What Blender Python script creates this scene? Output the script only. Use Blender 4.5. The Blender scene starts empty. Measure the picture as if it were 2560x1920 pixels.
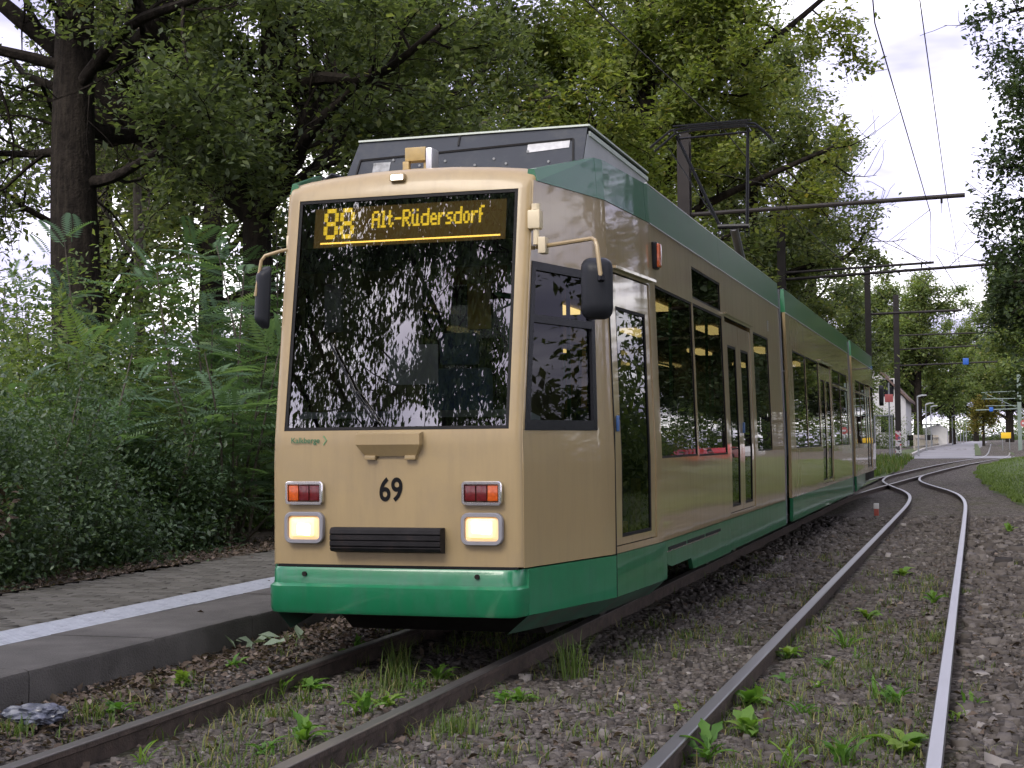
import bpy, bmesh, math, random
import numpy as np
from mathutils import Vector, Matrix
R = math.radians
sc = bpy.context.scene
C = sc.collection

# ------------------------------------------------------------------ camera, sky, sun, exposure
def set_camera():
    f, yaw, pit, rol, h, cx = 3744.3, 0.2987, 0.0378, -0.0092, 1.2778, 3.1777
    F = Vector((-math.sin(yaw)*math.cos(pit), math.cos(yaw)*math.cos(pit), math.sin(pit)))
    X = Vector((math.cos(yaw), math.sin(yaw), 0)); U = X.cross(F)
    X, U = X*math.cos(rol)+U*math.sin(rol), U*math.cos(rol)-X*math.sin(rol)
    cd = bpy.data.cameras.new('camera'); co = bpy.data.objects.new('camera', cd); C.objects.link(co)
    m = Matrix((X, U, -F)).transposed().to_4x4(); m.translation = (cx, 0, h)
    co.matrix_world = m
    cd.sensor_width = 36; cd.lens = f/2560*36; cd.clip_end = 3000; cd.clip_start = .05
    sc.camera = co
set_camera()

SUN_EL, SUN_AZ = 40.0, 196.0          # azimuth clockwise from +Y
def set_world():
    w = bpy.data.worlds.new('World'); sc.world = w; w.use_nodes = True
    nt = w.node_tree; N = nt.nodes; L = nt.links; N.clear()
    out = N.new('ShaderNodeOutputWorld'); bg = N.new('ShaderNodeBackground'); L.new(bg.outputs[0], out.inputs[0])
    bg.inputs[1].default_value = .11
    sky = N.new('ShaderNodeTexSky'); sky.sky_type = 'NISHITA'; sky.sun_disc = False
    sky.sun_elevation = R(SUN_EL); sky.sun_rotation = R(SUN_AZ); sky.air_density = 1.2; sky.dust_density = 3
    tc = N.new('ShaderNodeTexCoord'); sep = N.new('ShaderNodeSeparateXYZ'); L.new(tc.outputs['Generated'], sep.inputs[0])
    mz = N.new('ShaderNodeMath'); mz.operation = 'MAXIMUM'; mz.inputs[1].default_value = 0; L.new(sep.outputs[2], mz.inputs[0])
    az = N.new('ShaderNodeMath'); az.operation = 'ADD'; az.inputs[1].default_value = .12; L.new(mz.outputs[0], az.inputs[0])
    dx = N.new('ShaderNodeMath'); dx.operation = 'DIVIDE'; L.new(sep.outputs[0], dx.inputs[0]); L.new(az.outputs[0], dx.inputs[1])
    dy = N.new('ShaderNodeMath'); dy.operation = 'DIVIDE'; L.new(sep.outputs[1], dy.inputs[0]); L.new(az.outputs[0], dy.inputs[1])
    cb = N.new('ShaderNodeCombineXYZ'); L.new(dx.outputs[0], cb.inputs[0]); L.new(dy.outputs[0], cb.inputs[1])
    no = N.new('ShaderNodeTexNoise'); no.inputs['Scale'].default_value = .8; no.inputs['Detail'].default_value = 6
    no.inputs['Roughness'].default_value = .55; L.new(cb.outputs[0], no.inputs['Vector'])
    cr = N.new('ShaderNodeValToRGB'); e = cr.color_ramp.elements
    e[0].position = .40; e[0].color = (.25, .235, .36, 1); e[1].position = .60; e[1].color = (1, .97, .98, 1)
    e2 = cr.color_ramp.elements.new(.50); e2.color = (.48, .455, .58, 1)
    L.new(no.outputs['Fac'], cr.inputs[0])
    sc_ = N.new('ShaderNodeVectorMath'); sc_.operation = 'SCALE'; sc_.inputs['Scale'].default_value = 15.5
    L.new(cr.outputs[0], sc_.inputs[0])
    mx = N.new('ShaderNodeMix'); mx.data_type = 'RGBA'; mx.inputs['Factor'].default_value = .86
    L.new(sky.outputs[0], mx.inputs[6]); L.new(sc_.outputs[0], mx.inputs[7]); L.new(mx.outputs[2], bg.inputs[0])
set_world()
def set_sun():
    d = bpy.data.lights.new('sun', 'SUN'); d.energy = 1.5; d.angle = R(25); d.color = (1, .93, .84)
    o = bpy.data.objects.new('sun', d); C.objects.link(o)
    el, az = R(SUN_EL), R(SUN_AZ)
    v = Vector((math.sin(az)*math.cos(el), math.cos(az)*math.cos(el), math.sin(el)))
    o.rotation_euler = (-v).to_track_quat('-Z', 'Y').to_euler(); o.location = v*60
set_sun()
vs = sc.view_settings
vs.view_transform = 'Standard'; vs.look = 'None'; vs.gamma = 1; vs.exposure = 1.0; vs.use_curve_mapping = False
sc.cycles.max_bounces = 5; sc.cycles.transparent_max_bounces = 12; sc.cycles.diffuse_bounces = 2
sc.cycles.glossy_bounces = 3; sc.cycles.transmission_bounces = 4; sc.cycles.use_adaptive_sampling = True; sc.cycles.adaptive_threshold = .02; sc.cycles.sample_clamp_indirect = 4
sc.cycles.caustics_reflective = False; sc.cycles.caustics_refractive = False; sc.cycles.use_denoising = True

# ------------------------------------------------------------------ materials
MATS = {}
def nodes_of(m): return m.node_tree.nodes, m.node_tree.links
def mat(name, col, rough=.6, metal=0., coat=0., var=0., vscale=4., bump=0., bscale=60., spec=.5, emit=None, estr=0., stain=None, sscale=2., coat_rough=.05, wave=0., grime=None, gamt=.35):
    if name in MATS: return MATS[name]
    m = bpy.data.materials.new(name); m.use_nodes = True; N, L = nodes_of(m)
    b = N['Principled BSDF']; b.inputs['Base Color'].default_value = (*col, 1)
    b.inputs['Roughness'].default_value = rough; b.inputs['Metallic'].default_value = metal
    b.inputs['Coat Weight'].default_value = coat; b.inputs['Coat Roughness'].default_value = coat_rough
    b.inputs['Specular IOR Level'].default_value = spec
    tc = N.new('ShaderNodeTexCoord')
    if var or stain:
        n = N.new('ShaderNodeTexNoise'); n.inputs['Scale'].default_value = vscale; n.inputs['Detail'].default_value = 8
        L.new(tc.outputs['Object'], n.inputs['Vector'])
        r = N.new('ShaderNodeValToRGB'); e = r.color_ramp.elements
        e[0].position = .3; e[1].position = .72
        e[0].color = (*[c*(1-var) for c in col], 1); e[1].color = (*[min(1, c*(1+var)) for c in col], 1)
        L.new(n.outputs['Fac'], r.inputs[0]); src = r.outputs[0]
        if stain:
            n2 = N.new('ShaderNodeTexNoise'); n2.inputs['Scale'].default_value = sscale; n2.inputs['Detail'].default_value = 10; n2.inputs['Roughness'].default_value = .7
            L.new(tc.outputs['Object'], n2.inputs['Vector'])
            r2 = N.new('ShaderNodeValToRGB'); r2.color_ramp.elements[0].position = .5; r2.color_ramp.elements[1].position = .68
            L.new(n2.outputs['Fac'], r2.inputs[0])
            mx = N.new('ShaderNodeMix'); mx.data_type = 'RGBA'; L.new(r2.outputs[0], mx.inputs[0]); L.new(src, mx.inputs[6]); mx.inputs[7].default_value = (*stain, 1)
            src = mx.outputs[2]
        if grime:
            mp = N.new('ShaderNodeMapping'); mp.inputs['Scale'].default_value = (9, 9, .9); L.new(tc.outputs['Object'], mp.inputs['Vector'])
            n3 = N.new('ShaderNodeTexNoise'); n3.inputs['Scale'].default_value = 1.6; n3.inputs['Detail'].default_value = 9; n3.inputs['Roughness'].default_value = .7; L.new(mp.outputs[0], n3.inputs['Vector'])
            r3 = N.new('ShaderNodeValToRGB'); r3.color_ramp.elements[0].position = .47; r3.color_ramp.elements[1].position = .78; r3.color_ramp.elements[1].color = (gamt, gamt, gamt, 1); L.new(n3.outputs['Fac'], r3.inputs[0])
            mx3 = N.new('ShaderNodeMix'); mx3.data_type = 'RGBA'; L.new(r3.outputs[0], mx3.inputs[0]); L.new(src, mx3.inputs[6]); mx3.inputs[7].default_value = (*grime, 1); src = mx3.outputs[2]
            mr = N.new('ShaderNodeMapRange'); mr.inputs['To Min'].default_value = rough; mr.inputs['To Max'].default_value = min(1, rough+.3); L.new(r3.outputs[0], mr.inputs['Value']); L.new(mr.outputs[0], b.inputs['Roughness'])
        L.new(src, b.inputs['Base Color'])
    if bump or wave:
        n = N.new('ShaderNodeTexNoise'); n.inputs['Scale'].default_value = bscale; n.inputs['Detail'].default_value = 6 if not wave else 2
        L.new(tc.outputs['Object'], n.inputs['Vector'])
        bp = N.new('ShaderNodeBump'); bp.inputs['Strength'].default_value = bump or wave; bp.inputs['Distance'].default_value = .02
        L.new(n.outputs['Fac'], bp.inputs['Height'])
        L.new(bp.outputs[0], b.inputs['Coat Normal'] if wave and coat else b.inputs['Normal'])
        if wave: L.new(bp.outputs[0], b.inputs['Normal'])
    if emit:
        b.inputs['Emission Color'].default_value = (*emit, 1); b.inputs['Emission Strength'].default_value = estr
    MATS[name] = m; return m

def glass_mat(name, tint, refl=1.0, ior=1.5, rough=.0, wave=0.):
    m = bpy.data.materials.new(name); m.use_nodes = True; N, L = nodes_of(m); N.clear()
    out = N.new('ShaderNodeOutputMaterial'); tr = N.new('ShaderNodeBsdfTransparent'); tr.inputs[0].default_value = (*tint, 1)
    gl = N.new('ShaderNodeBsdfGlossy'); gl.inputs['Roughness'].default_value = rough; gl.inputs[0].default_value = (refl, refl, refl, 1)
    fr = N.new('ShaderNodeFresnel'); fr.inputs[0].default_value = ior
    mx = N.new('ShaderNodeMixShader'); L.new(fr.outputs[0], mx.inputs[0]); L.new(tr.outputs[0], mx.inputs[1]); L.new(gl.outputs[0], mx.inputs[2])
    L.new(mx.outputs[0], out.inputs[0])
    if wave:
        tc = N.new('ShaderNodeTexCoord'); n = N.new('ShaderNodeTexNoise'); n.inputs['Scale'].default_value = 1.6; L.new(tc.outputs['Object'], n.inputs['Vector'])
        bp = N.new('ShaderNodeBump'); bp.inputs['Strength'].default_value = wave; bp.inputs['Distance'].default_value = .02
        L.new(n.outputs['Fac'], bp.inputs['Height']); L.new(bp.outputs[0], gl.inputs['Normal'])
    MATS[name] = m; return m

def leaf_mat(name, cols, trans=.3, rough=.55, spec=.25):
    """cols: list of colours along the per-face attribute tint 0..1"""
    m = bpy.data.materials.new(name); m.use_nodes = True; N, L = nodes_of(m); N.clear()
    out = N.new('ShaderNodeOutputMaterial'); at = N.new('ShaderNodeAttribute'); at.attribute_name = 'tint'
    r = N.new('ShaderNodeValToRGB'); el = r.color_ramp.elements
    k = len(cols)
    el[0].position = 0; el[0].color = (*cols[0], 1); el[1].position = 1; el[1].color = (*cols[-1], 1)
    for i in range(1, k-1): e = el.new(i/(k-1)); e.color = (*cols[i], 1)
    L.new(at.outputs['Fac'], r.inputs[0])
    p = N.new('ShaderNodeBsdfPrincipled'); p.inputs['Roughness'].default_value = rough; p.inputs['Specular IOR Level'].default_value = spec
    t = N.new('ShaderNodeBsdfTranslucent'); mx = N.new('ShaderNodeMixShader'); mx.inputs[0].default_value = trans
    br = N.new('ShaderNodeVectorMath'); br.operation = 'MULTIPLY'; br.inputs[1].default_value = (1.5, 1.6, .7)
    L.new(r.outputs[0], br.inputs[0]); L.new(br.outputs[0], t.inputs[0])
    L.new(r.outputs[0], p.inputs['Base Color']); L.new(p.outputs[0], mx.inputs[1]); L.new(t.outputs[0], mx.inputs[2]); L.new(mx.outputs[0], out.inputs[0])
    MATS[name] = m; return m

BEIGE = mat('beige_paint', (.300, .224, .112), .38, coat=1.0, coat_rough=.04, var=.04, vscale=1.5, wave=.14, bscale=1.3, grime=(.17, .135, .085), gamt=.35)
BEIGEF = mat('beige_paint_front', (.300, .224, .112), .42, coat=.25, coat_rough=.12, var=.06, vscale=2.2, stain=(.275, .208, .112), sscale=3.2, grime=(.16, .125, .08), gamt=.32)
GREEN = mat('green_paint', (.006, .128, .048), .35, coat=.5, coat_rough=.05, var=.08, vscale=2, wave=.10, bscale=1.6, stain=(.02, .14, .072), sscale=2.5, grime=(.035, .07, .05), gamt=.3)
GREENF = mat('green_paint_front', (.006, .145, .060), .33, coat=.5, coat_rough=.08, var=.06, vscale=2, stain=(.02, .155, .08), sscale=4, grime=(.03, .09, .06), gamt=.5)
GREEND = mat('green_roof_paint', (.006, .108, .040), .35, coat=.6, coat_rough=.04, var=.1, vscale=2, wave=.12, bscale=1.8)
BLACK = mat('black_rubber', (.012, .012, .013), .55, bump=.15, bscale=80, spec=.15)
BLACKG = mat('black_gloss', (.012, .013, .016), .25, spec=.15)
PLAST = mat('black_plastic', (.02, .022, .027), .38, bump=.12, bscale=200, spec=.15)
DARK = mat('underframe_dark', (.02, .018, .016), .8, var=.4, vscale=6, spec=.15)
SLATE = mat('slate_roof_paint', (.034, .040, .053), .45, var=.12, vscale=3, stain=(.05, .055, .062), sscale=6, spec=.15)
ALU = mat('aluminium', (.62, .63, .65), .38, .85, var=.08)
CHROME = mat('chrome', (.75, .75, .76), .12, 1.0)
GREYP = mat('grey_lamp_frame', (.24, .24, .265), .45, .3)
INNER = mat('interior_panel', (.22, .18, .115), .6, var=.05)
FLOORM = mat('interior_floor', (.06, .06, .065), .7)
SEATM = mat('seat_fabric', (.05, .09, .16), .85, var=.3, vscale=40)
GREENPOLE = mat('green_pole', (.03, .22, .11), .35)
PAPER = mat('paper', (.75, .76, .78), .7)
LIGHTM = mat('interior_light', (1, .9, .7), .5, emit=(1, .70, .26), estr=1.1)
HEADM = mat('headlamp_lens', (.9, .8, .5), .2, emit=(1, .38, .05), estr=.24)
HEADG = mat('headlamp_glow', (.9, .8, .5), .2, emit=(1, .58, .14), estr=.75)
HEADC = mat('headlamp_core', (1, 1, .95), .2, emit=(1, .84, .5), estr=2.0)
TOPLM = mat('top_lamp_lens', (1, 1, 1), .2, emit=(1, .93, .86), estr=4)
AMBER = mat('amber_lens', (.50, .085, .010), .2, coat=.5, var=.25, vscale=60)
AMBERD = mat('amber_lens_dull', (.45, .075, .012), .25, coat=.5, var=.3, vscale=90)
REDL = mat('red_lens', (.11, .008, .010), .2, coat=.5, var=.25, vscale=60)
DISPB = mat('display_back', (.05, .035, .016), .6, emit=(.5, .30, .09), estr=.13)  # even glow stands in for the backlight falling on the panel
DOTM = mat('display_dots', (.5, .38, .03), .5, emit=(1, .66, .05), estr=.8)
DISPL = mat('display_backlight', (.8, .5, .1), .5, emit=(1, .58, .10), estr=1.9)
INK = mat('black_print', (.008, .008, .009), .5, spec=.1)
INKG = mat('green_print', (.03, .13, .06), .5)
GLASSF = glass_mat('windscreen_glass', (.50, .53, .53), 1.0, 3.0, wave=.05)
GLASSS = glass_mat('side_glass', (.24, .26, .24), .75, 1.65, wave=.03)
GLASSC = glass_mat('cab_side_glass', (.45, .48, .47), .7, 1.36, wave=.03)
BARK = mat('oak_bark', (.014, .0115, .0095), .95, grime=(.045, .038, .03), gamt=.9, var=.5, vscale=9, bump=1.0, bscale=30, spec=.15)
BARKG = mat('grey_bark', (.09, .08, .065), .95, grime=(.03, .027, .022), gamt=.8, var=.4, vscale=9, bump=.8, bscale=30)
LEAF_D = leaf_mat('oak_leaf_dark', [(.044, .060, .036), (.080, .106, .058), (.118, .150, .074), (.17, .195, .08), (.22, .19, .066)], 0.48)
LEAF_Y = leaf_mat('oak_leaf_warm', [(.060, .088, .034), (.112, .148, .050), (.168, .20, .062), (.215, .23, .066), (.24, .175, .052)], 0.48)
LEAF_L = leaf_mat('linden_leaf', [(.024, .040, .025), (.044, .068, .038), (.068, .098, .048), (.10, .13, .055)], 0.38)
LEAF_F = leaf_mat('frond_leaf', [(.054, .098, .066), (.082, .140, .088), (.112, .182, .104), (.148, .218, .10), (.19, .28, .07)], 0.42)
LEAF_H = leaf_mat('hedge_leaf', [(.027, .050, .030), (.052, .090, .046), (.080, .126, .060), (.125, .172, .07)], 0.34, rough=.42, spec=.4)
LEAF_B = leaf_mat('bush_leaf', [(.052, .080, .040), (.090, .130, .057), (.130, .176, .067), (.18, .21, .073), (.21, .18, .09)], 0.46)
LEAF_A = leaf_mat('autumn_leaf', [(.08, .10, .025), (.14, .14, .035), (.19, .155, .04), (.19, .12, .035)], 0.4)
LITTER = leaf_mat('dry_leaf', [(.026, .018, .013), (.062, .045, .034), (.11, .084, .066), (.19, .155, .13)], 0.15, rough=.7)
GRASSM = leaf_mat('grass_blade', [(.055, .075, .02), (.06, .11, .022), (.10, .15, .035), (.20, .18, .08), (.28, .24, .13)], .35)
LAWNM = leaf_mat('lawn_blade', [(.06, .095, .028), (.085, .13, .035), (.11, .16, .042), (.14, .175, .055)], 0.38)
WEED = leaf_mat('weed_leaf', [(.055, .13, .025), (.09, .19, .035), (.14, .24, .045), (.20, .23, .05)], .4)
STONES = leaf_mat('ballast_stone', [(.028, .0245, .0225), (.056, .049, .044), (.088, .078, .071), (.132, .12, .112), (.24, .225, .215)], 0.0, rough=.85)
CONC = mat('kerb_concrete', (.062, .059, .056), .9, var=.3, vscale=3, bump=.5, bscale=90, stain=(.036, .034, .032), sscale=2.2)
CONCF = CONC
PAVERM = leaf_mat('paver_concrete', [(.05, .048, .042), (.07, .068, .06), (.09, .087, .079)], 0.0, rough=.9)
TACT = mat('tactile_white', (.29, .315, .36), .8, var=.1, vscale=12, bump=.25, bscale=120, stain=(.19, .205, .23), sscale=5)
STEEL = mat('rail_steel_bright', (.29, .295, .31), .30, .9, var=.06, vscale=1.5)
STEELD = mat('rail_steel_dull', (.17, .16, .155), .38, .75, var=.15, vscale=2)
RUST = mat('rail_rust', (.055, .04, .032), .85, var=.45, vscale=14, bump=.3, bscale=70)
MASTM = mat('mast_paint', (.030, .027, .027), .6, var=.15, vscale=3, spec=.15)
MASTG = mat('mast_green_paint', (.16, .21, .19), .6, var=.1)
WIRE = mat('wire_copper', (.02, .019, .018), .6, spec=.15)
GALV = mat('galvanised', (.22, .235, .25), .5, .4, var=.1)
WHITEP = mat('white_render', (.45, .45, .46), .8, var=.05)
ROOFT = mat('dark_roof_tile', (.09, .06, .05), .8, var=.3, vscale=8)
ASPH = mat('asphalt', (.17, .17, .185), .8, var=.18, vscale=.6, bump=.2, bscale=40, stain=(.12, .12, .13), sscale=.35)

# ground material: dark soil/ballast with fine gravel relief, leaf-litter browns and moss
def ground_mat():
    m = bpy.data.materials.new('track_bed'); m.use_nodes = True; N, L = nodes_of(m); b = N['Principled BSDF']
    b.inputs['Roughness'].default_value = .95; b.inputs['Specular IOR Level'].default_value = .2
    tc = N.new('ShaderNodeTexCoord')
    v = N.new('ShaderNodeTexVoronoi'); v.inputs['Scale'].default_value = 26; L.new(tc.outputs['Object'], v.inputs['Vector'])
    r = N.new('ShaderNodeValToRGB'); e = r.color_ramp.elements
    e[0].color = (.026, .0225, .020, 1); e[1].color = (.155, .14, .13, 1); e[0].position = .1; e[1].position = .95
    a = e.new(.5); a.color = (.064, .056, .050, 1)
    sp = N.new('ShaderNodeSeparateColor'); L.new(v.outputs['Color'], sp.inputs[0]); L.new(sp.outputs[0], r.inputs[0])
    n = N.new('ShaderNodeTexNoise'); n.inputs['Scale'].default_value = 1.1; n.inputs['Detail'].default_value = 8; n.inputs['Roughness'].default_value = .65
    L.new(tc.outputs['Object'], n.inputs['Vector'])
    r2 = N.new('ShaderNodeValToRGB'); r2.color_ramp.elements[0].position = .5; r2.color_ramp.elements[1].position = .66; L.new(n.outputs['Fac'], r2.inputs[0])
    mu = N.new('ShaderNodeMath'); mu.operation = 'MULTIPLY'; mu.inputs[1].default_value = .55; L.new(r2.outputs[0], mu.inputs[0])
    mx = N.new('ShaderNodeMix'); mx.data_type = 'RGBA'; L.new(mu.outputs[0], mx.inputs[0]); L.new(r.outputs[0], mx.inputs[6]); mx.inputs[7].default_value = (.06, .065, .028, 1)
    L.new(mx.outputs[2], b.inputs['Base Color'])
    bp = N.new('ShaderNodeBump'); bp.inputs['Strength'].default_value = .9; bp.inputs['Distance'].default_value = .03; bp.invert = True
    L.new(v.outputs['Distance'], bp.inputs['Height']); L.new(bp.outputs[0], b.inputs['Normal'])
    MATS['track_bed'] = m; return m
BED = ground_mat()
SOIL = mat('forest_soil', (.045, .035, .024), .95, var=.4, vscale=3, bump=.6, bscale=25, stain=(.07, .05, .035), sscale=1.5)
TURF = mat('turf_soil', (.05, .075, .024), .95, var=.35, vscale=2.0, bump=.8, bscale=60, stain=(.085, .10, .03), sscale=.6)

# ------------------------------------------------------------------ mesh helpers
ORG = {}
class MB:
    def __init__(s): s.v = []; s.f = []
    def add(s, vs, fs):
        k = len(s.v); s.v.extend([tuple(v) for v in vs]); s.f.extend([tuple(i+k for i in f) for f in fs]); return s
    def box(s, a, b):
        (x0, y0, z0), (x1, y1, z1) = a, b
        return s.add([(x0,y0,z0),(x1,y0,z0),(x1,y1,z0),(x0,y1,z0),(x0,y0,z1),(x1,y0,z1),(x1,y1,z1),(x0,y1,z1)],
                     [(0,3,2,1),(4,5,6,7),(0,1,5,4),(1,2,6,5),(2,3,7,6),(3,0,4,7)])
    def rbox(s, a, b, r=.01, seg=2):
        bm = bmesh.new(); bmesh.ops.create_cube(bm, size=1)
        a, b = Vector(a), Vector(b)
        for v in bm.verts: v.co = Vector([(a[i]+b[i])/2+v.co[i]*(b[i]-a[i]) for i in range(3)])
        bmesh.ops.bevel(bm, geom=bm.edges[:], offset=r, segments=seg, affect='EDGES', profile=.6)
        s.bm(bm); return s
    def bm(s, bm):
        bm.verts.index_update(); s.add([v.co[:] for v in bm.verts], [[v.index for v in f.verts] for f in bm.faces]); bm.free(); return s
    def prism(s, poly, axis, a, b):
        """polygon in the two other axes, extruded along axis from a to b"""
        n = len(poly)
        def P(p, t):
            q = list(p); q.insert(axis, t); return q
        s.add([P(p, a) for p in poly]+[P(p, b) for p in poly], [tuple(range(n))[::-1], tuple(range(n, 2*n))]+[(i, (i+1) % n, n+(i+1) % n, n+i) for i in range(n)])
        return s
    def tube(s, pts, rad, n=6, cap=True):
        pts = [Vector(p) for p in pts]; m = len(pts)
        if not hasattr(rad, '__len__'): rad = [rad]*m
        t0 = (pts[1]-pts[0]).normalized(); u = t0.orthogonal().normalized(); k = len(s.v)
        for i, p in enumerate(pts):
            t = (pts[min(i+1, m-1)]-pts[max(i-1, 0)]).normalized()
            u = (u-t*u.dot(t)).normalized(); w = t.cross(u)
            for j in range(n):
                a = 2*math.pi*j/n; s.v.append(tuple(p+(u*math.cos(a)+w*math.sin(a))*rad[i]))
        for i in range(m-1):
            for j in range(n):
                s.f.append((k+i*n+j, k+i*n+(j+1) % n, k+(i+1)*n+(j+1) % n, k+(i+1)*n+j))
        if cap: s.f.append(tuple(k+j for j in range(n))[::-1]); s.f.append(tuple(k+(m-1)*n+j for j in range(n)))
        return s
    def cyl(s, a, b, r, n=12): return s.tube([a, b], r, n)
    def bar(s, a, b, w, h):
        """rectangular bar from a to b, width w sideways, h up"""
        a, b = Vector(a), Vector(b); t = (b-a).normalized()
        up = Vector((0, 0, 1)) if abs(t.z) < .95 else Vector((1, 0, 0))
        x = t.cross(up).normalized()*w/2; y = x.cross(t).normalized()*h/2
        q = [a-x-y, a+x-y, a+x+y, a-x+y, b-x-y, b+x-y, b+x+y, b-x+y]
        return s.add(q, [(0,3,2,1),(4,5,6,7),(0,1,5,4),(1,2,6,5),(2,3,7,6),(3,0,4,7)])
    def build(s, name, material, parent=None, org=None, smooth=30, kind=None):
        me = bpy.data.meshes.new(name); o = bpy.data.objects.new(name, me); C.objects.link(o)
        if parent is not None: og = ORG[parent.name]; o.parent = parent
        else: og = Vector(org or (0, 0, 0)); o.location = og
        ORG[o.name] = og
        me.from_pydata([(x-og[0], y-og[1], z-og[2]) for x, y, z in s.v], [], s.f)
        for m_ in (material if isinstance(material, (list, tuple)) else [material]): me.materials.append(m_)
        if smooth:
            me.polygons.foreach_set('use_smooth', [True]*len(me.polygons)); me.set_sharp_from_angle(angle=R(smooth))
        if kind: o['kind'] = kind
        me.update(); return o
def empty(name, loc):
    o = bpy.data.objects.new(name, None); C.objects.link(o); o.location = loc; o.empty_display_size = .2; ORG[o.name] = Vector(loc); return o
def tag(o, label, cat, group=None):
    o['label'] = label; o['category'] = cat
    if group: o['group'] = group
    return o
def struct(o): o['kind'] = 'structure'; return o
def np_mesh(name, V, F, material, parent=None, org=None, tint=None, kind=None, smooth=False):
    """V (n,3), F (m,k) arrays -> mesh object; tint per face"""
    V = np.asarray(V, dtype=np.float32); F = np.asarray(F, dtype=np.int32)
    me = bpy.data.meshes.new(name); o = bpy.data.objects.new(name, me); C.objects.link(o)
    if parent is not None: og = ORG[parent.name]; o.parent = parent
    else: og = Vector(org or (0, 0, 0)); o.location = og
    ORG[o.name] = og
    V = V-np.array(og[:], dtype=np.float32); m, k = F.shape
    me.vertices.add(len(V)); me.vertices.foreach_set('co', V.ravel())
    me.loops.add(m*k); me.loops.foreach_set('vertex_index', F.ravel())
    me.polygons.add(m); me.polygons.foreach_set('loop_start', np.arange(0, m*k, k, dtype=np.int32))
    if smooth: me.polygons.foreach_set('use_smooth', np.ones(m, dtype=bool))
    if tint is not None:
        a = me.attributes.new('tint', 'FLOAT', 'FACE'); a.data.foreach_set('value', np.asarray(tint, dtype=np.float32))
    me.materials.append(material); me.update(calc_edges=True); me.validate()
    if kind: o['kind'] = kind
    return o
def copy_tree(o, parent=None, delta=None, rz=0, scale=None):
    c = o.copy(); C.objects.link(c); c.parent = parent
    if parent is None:
        if delta is not None: c.location = Vector(o.location)+Vector(delta)
        c.rotation_euler = (0, 0, o.rotation_euler[2]+rz)
        if scale: c.scale = scale if hasattr(scale, '__len__') else (scale,)*3
    for ch in list(o.children): copy_tree(ch, c)
    return c
def text_mesh(txt, size, thick=.0, sx=1., bold=0.):
    cu = bpy.data.curves.new('t', 'FONT'); cu.body = txt; cu.size = size; cu.align_x = 'CENTER'; cu.align_y = 'CENTER'; cu.offset = bold; cu.extrude = thick
    cu.resolution_u = 6
    ob = bpy.data.objects.new('t', cu); C.objects.link(ob)
    dg = bpy.context.evaluated_depsgraph_get(); me = ob.evaluated_get(dg).to_mesh()
    vs_ = [(v.co.x*sx, v.co.y, v.co.z) for v in me.vertices]; fs = [tuple(p.vertices) for p in me.polygons]
    bpy.data.objects.remove(ob); bpy.data.curves.remove(cu)
    return vs_, fs
def smst(x, a, b):
    t = min(1, max(0, (x-a)/(b-a))); return t*t*(3-2*t)
def gz(y): return .28*smst(y, 54, 70)+.25*smst(y, 68, 95)

# ------------------------------------------------------------------ the tram
Y0, K1, K2 = 7.99, 9.12, 10.2
XC, XK1, XK2, XS = .755, 1.035, 1.095, 1.095
A_END, B0, B1, C0_, C1_ = 17.42, 18.05, 27.45, 28.15, 36.3
def plan(y):
    if y < K1: return XC+(y-Y0)*(XK1-XC)/(K1-Y0)
    if y < K2: return XK1+(y-K1)*(XK2-XK1)/(K2-K1)
    if y > C1_-2.2: return XS-(y-(C1_-2.2))*.13
    return XS
def lean(z): return 0 if z < 1.15 else (z-1.15)*.031
def lead(z): return Y0 if z < 1.30 else Y0+(z-1.30)*.165
def WY(y, z):
    if y >= K1: return y
    return y+(lead(z)-Y0)*(K1-y)/(K1-Y0)
def PX(y, z, inset=0): return plan(y)-lean(z)-inset
tram = empty('articulated_tram', (0, 22, 0))
tag(tram, 'beige and green articulated tram with lit headlights and number 69 standing at the platform', 'tram')

def wall(name, material, ya, yb, za, zb, holes=(), inset=0., th=.035, side=1, parent=tram, front=False, ybs=(), zbs=()):
    """side-wall sheet following the plan, with rectangular holes (y0,y1,z0,z1), an outer and inner skin and reveals"""
    ys = {ya, yb}; zs = {za, zb}
    for k in (K1, K2, C1_-2.2):
        if ya < k < yb: ys.add(k)
    for z in (1.15, 1.30):
        if za < z < zb: zs.add(z)
    for h in holes: ys.update(h[:2]); zs.update(h[2:])
    ys.update(ybs); zs.update(zbs)
    ys, zs = sorted(ys), sorted(zs); mb = MB(); ny, nz = len(ys), len(zs)
    def P(i, j, ins):
        y, z = ys[i], zs[j]
        if front and i == 0: y += .045
        y = WY(y, z)
        return (side*PX(y, z, ins), y, z)
    for ins in (inset, inset+th): mb.v += [P(i, j, ins) for i in range(ny) for j in range(nz)]
    K = ny*nz
    def hole(i, j):
        if i < 0 or j < 0 or i >= ny-1 or j >= nz-1: return True
        y, z = (ys[i]+ys[i+1])/2, (zs[j]+zs[j+1])/2
        return any(h[0] < y < h[1] and h[2] < z < h[3] for h in holes)
    def fc(*q): mb.f.append(q if side > 0 else q[::-1])
    for i in range(ny-1):
        for j in range(nz-1):
            if hole(i, j): continue
            a, b, c, d = i*nz+j, (i+1)*nz+j, (i+1)*nz+j+1, i*nz+j+1
            fc(a, b, c, d); fc(a+K, d+K, c+K, b+K)
            if hole(i-1, j): fc(a, d, d+K, a+K)
            if hole(i+1, j): fc(b, b+K, c+K, c)
            if hole(i, j-1): fc(a, a+K, b+K, b)
            if hole(i, j+1): fc(d, c, c+K, d+K)
    return mb.build(name, material, parent, smooth=20)

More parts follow.
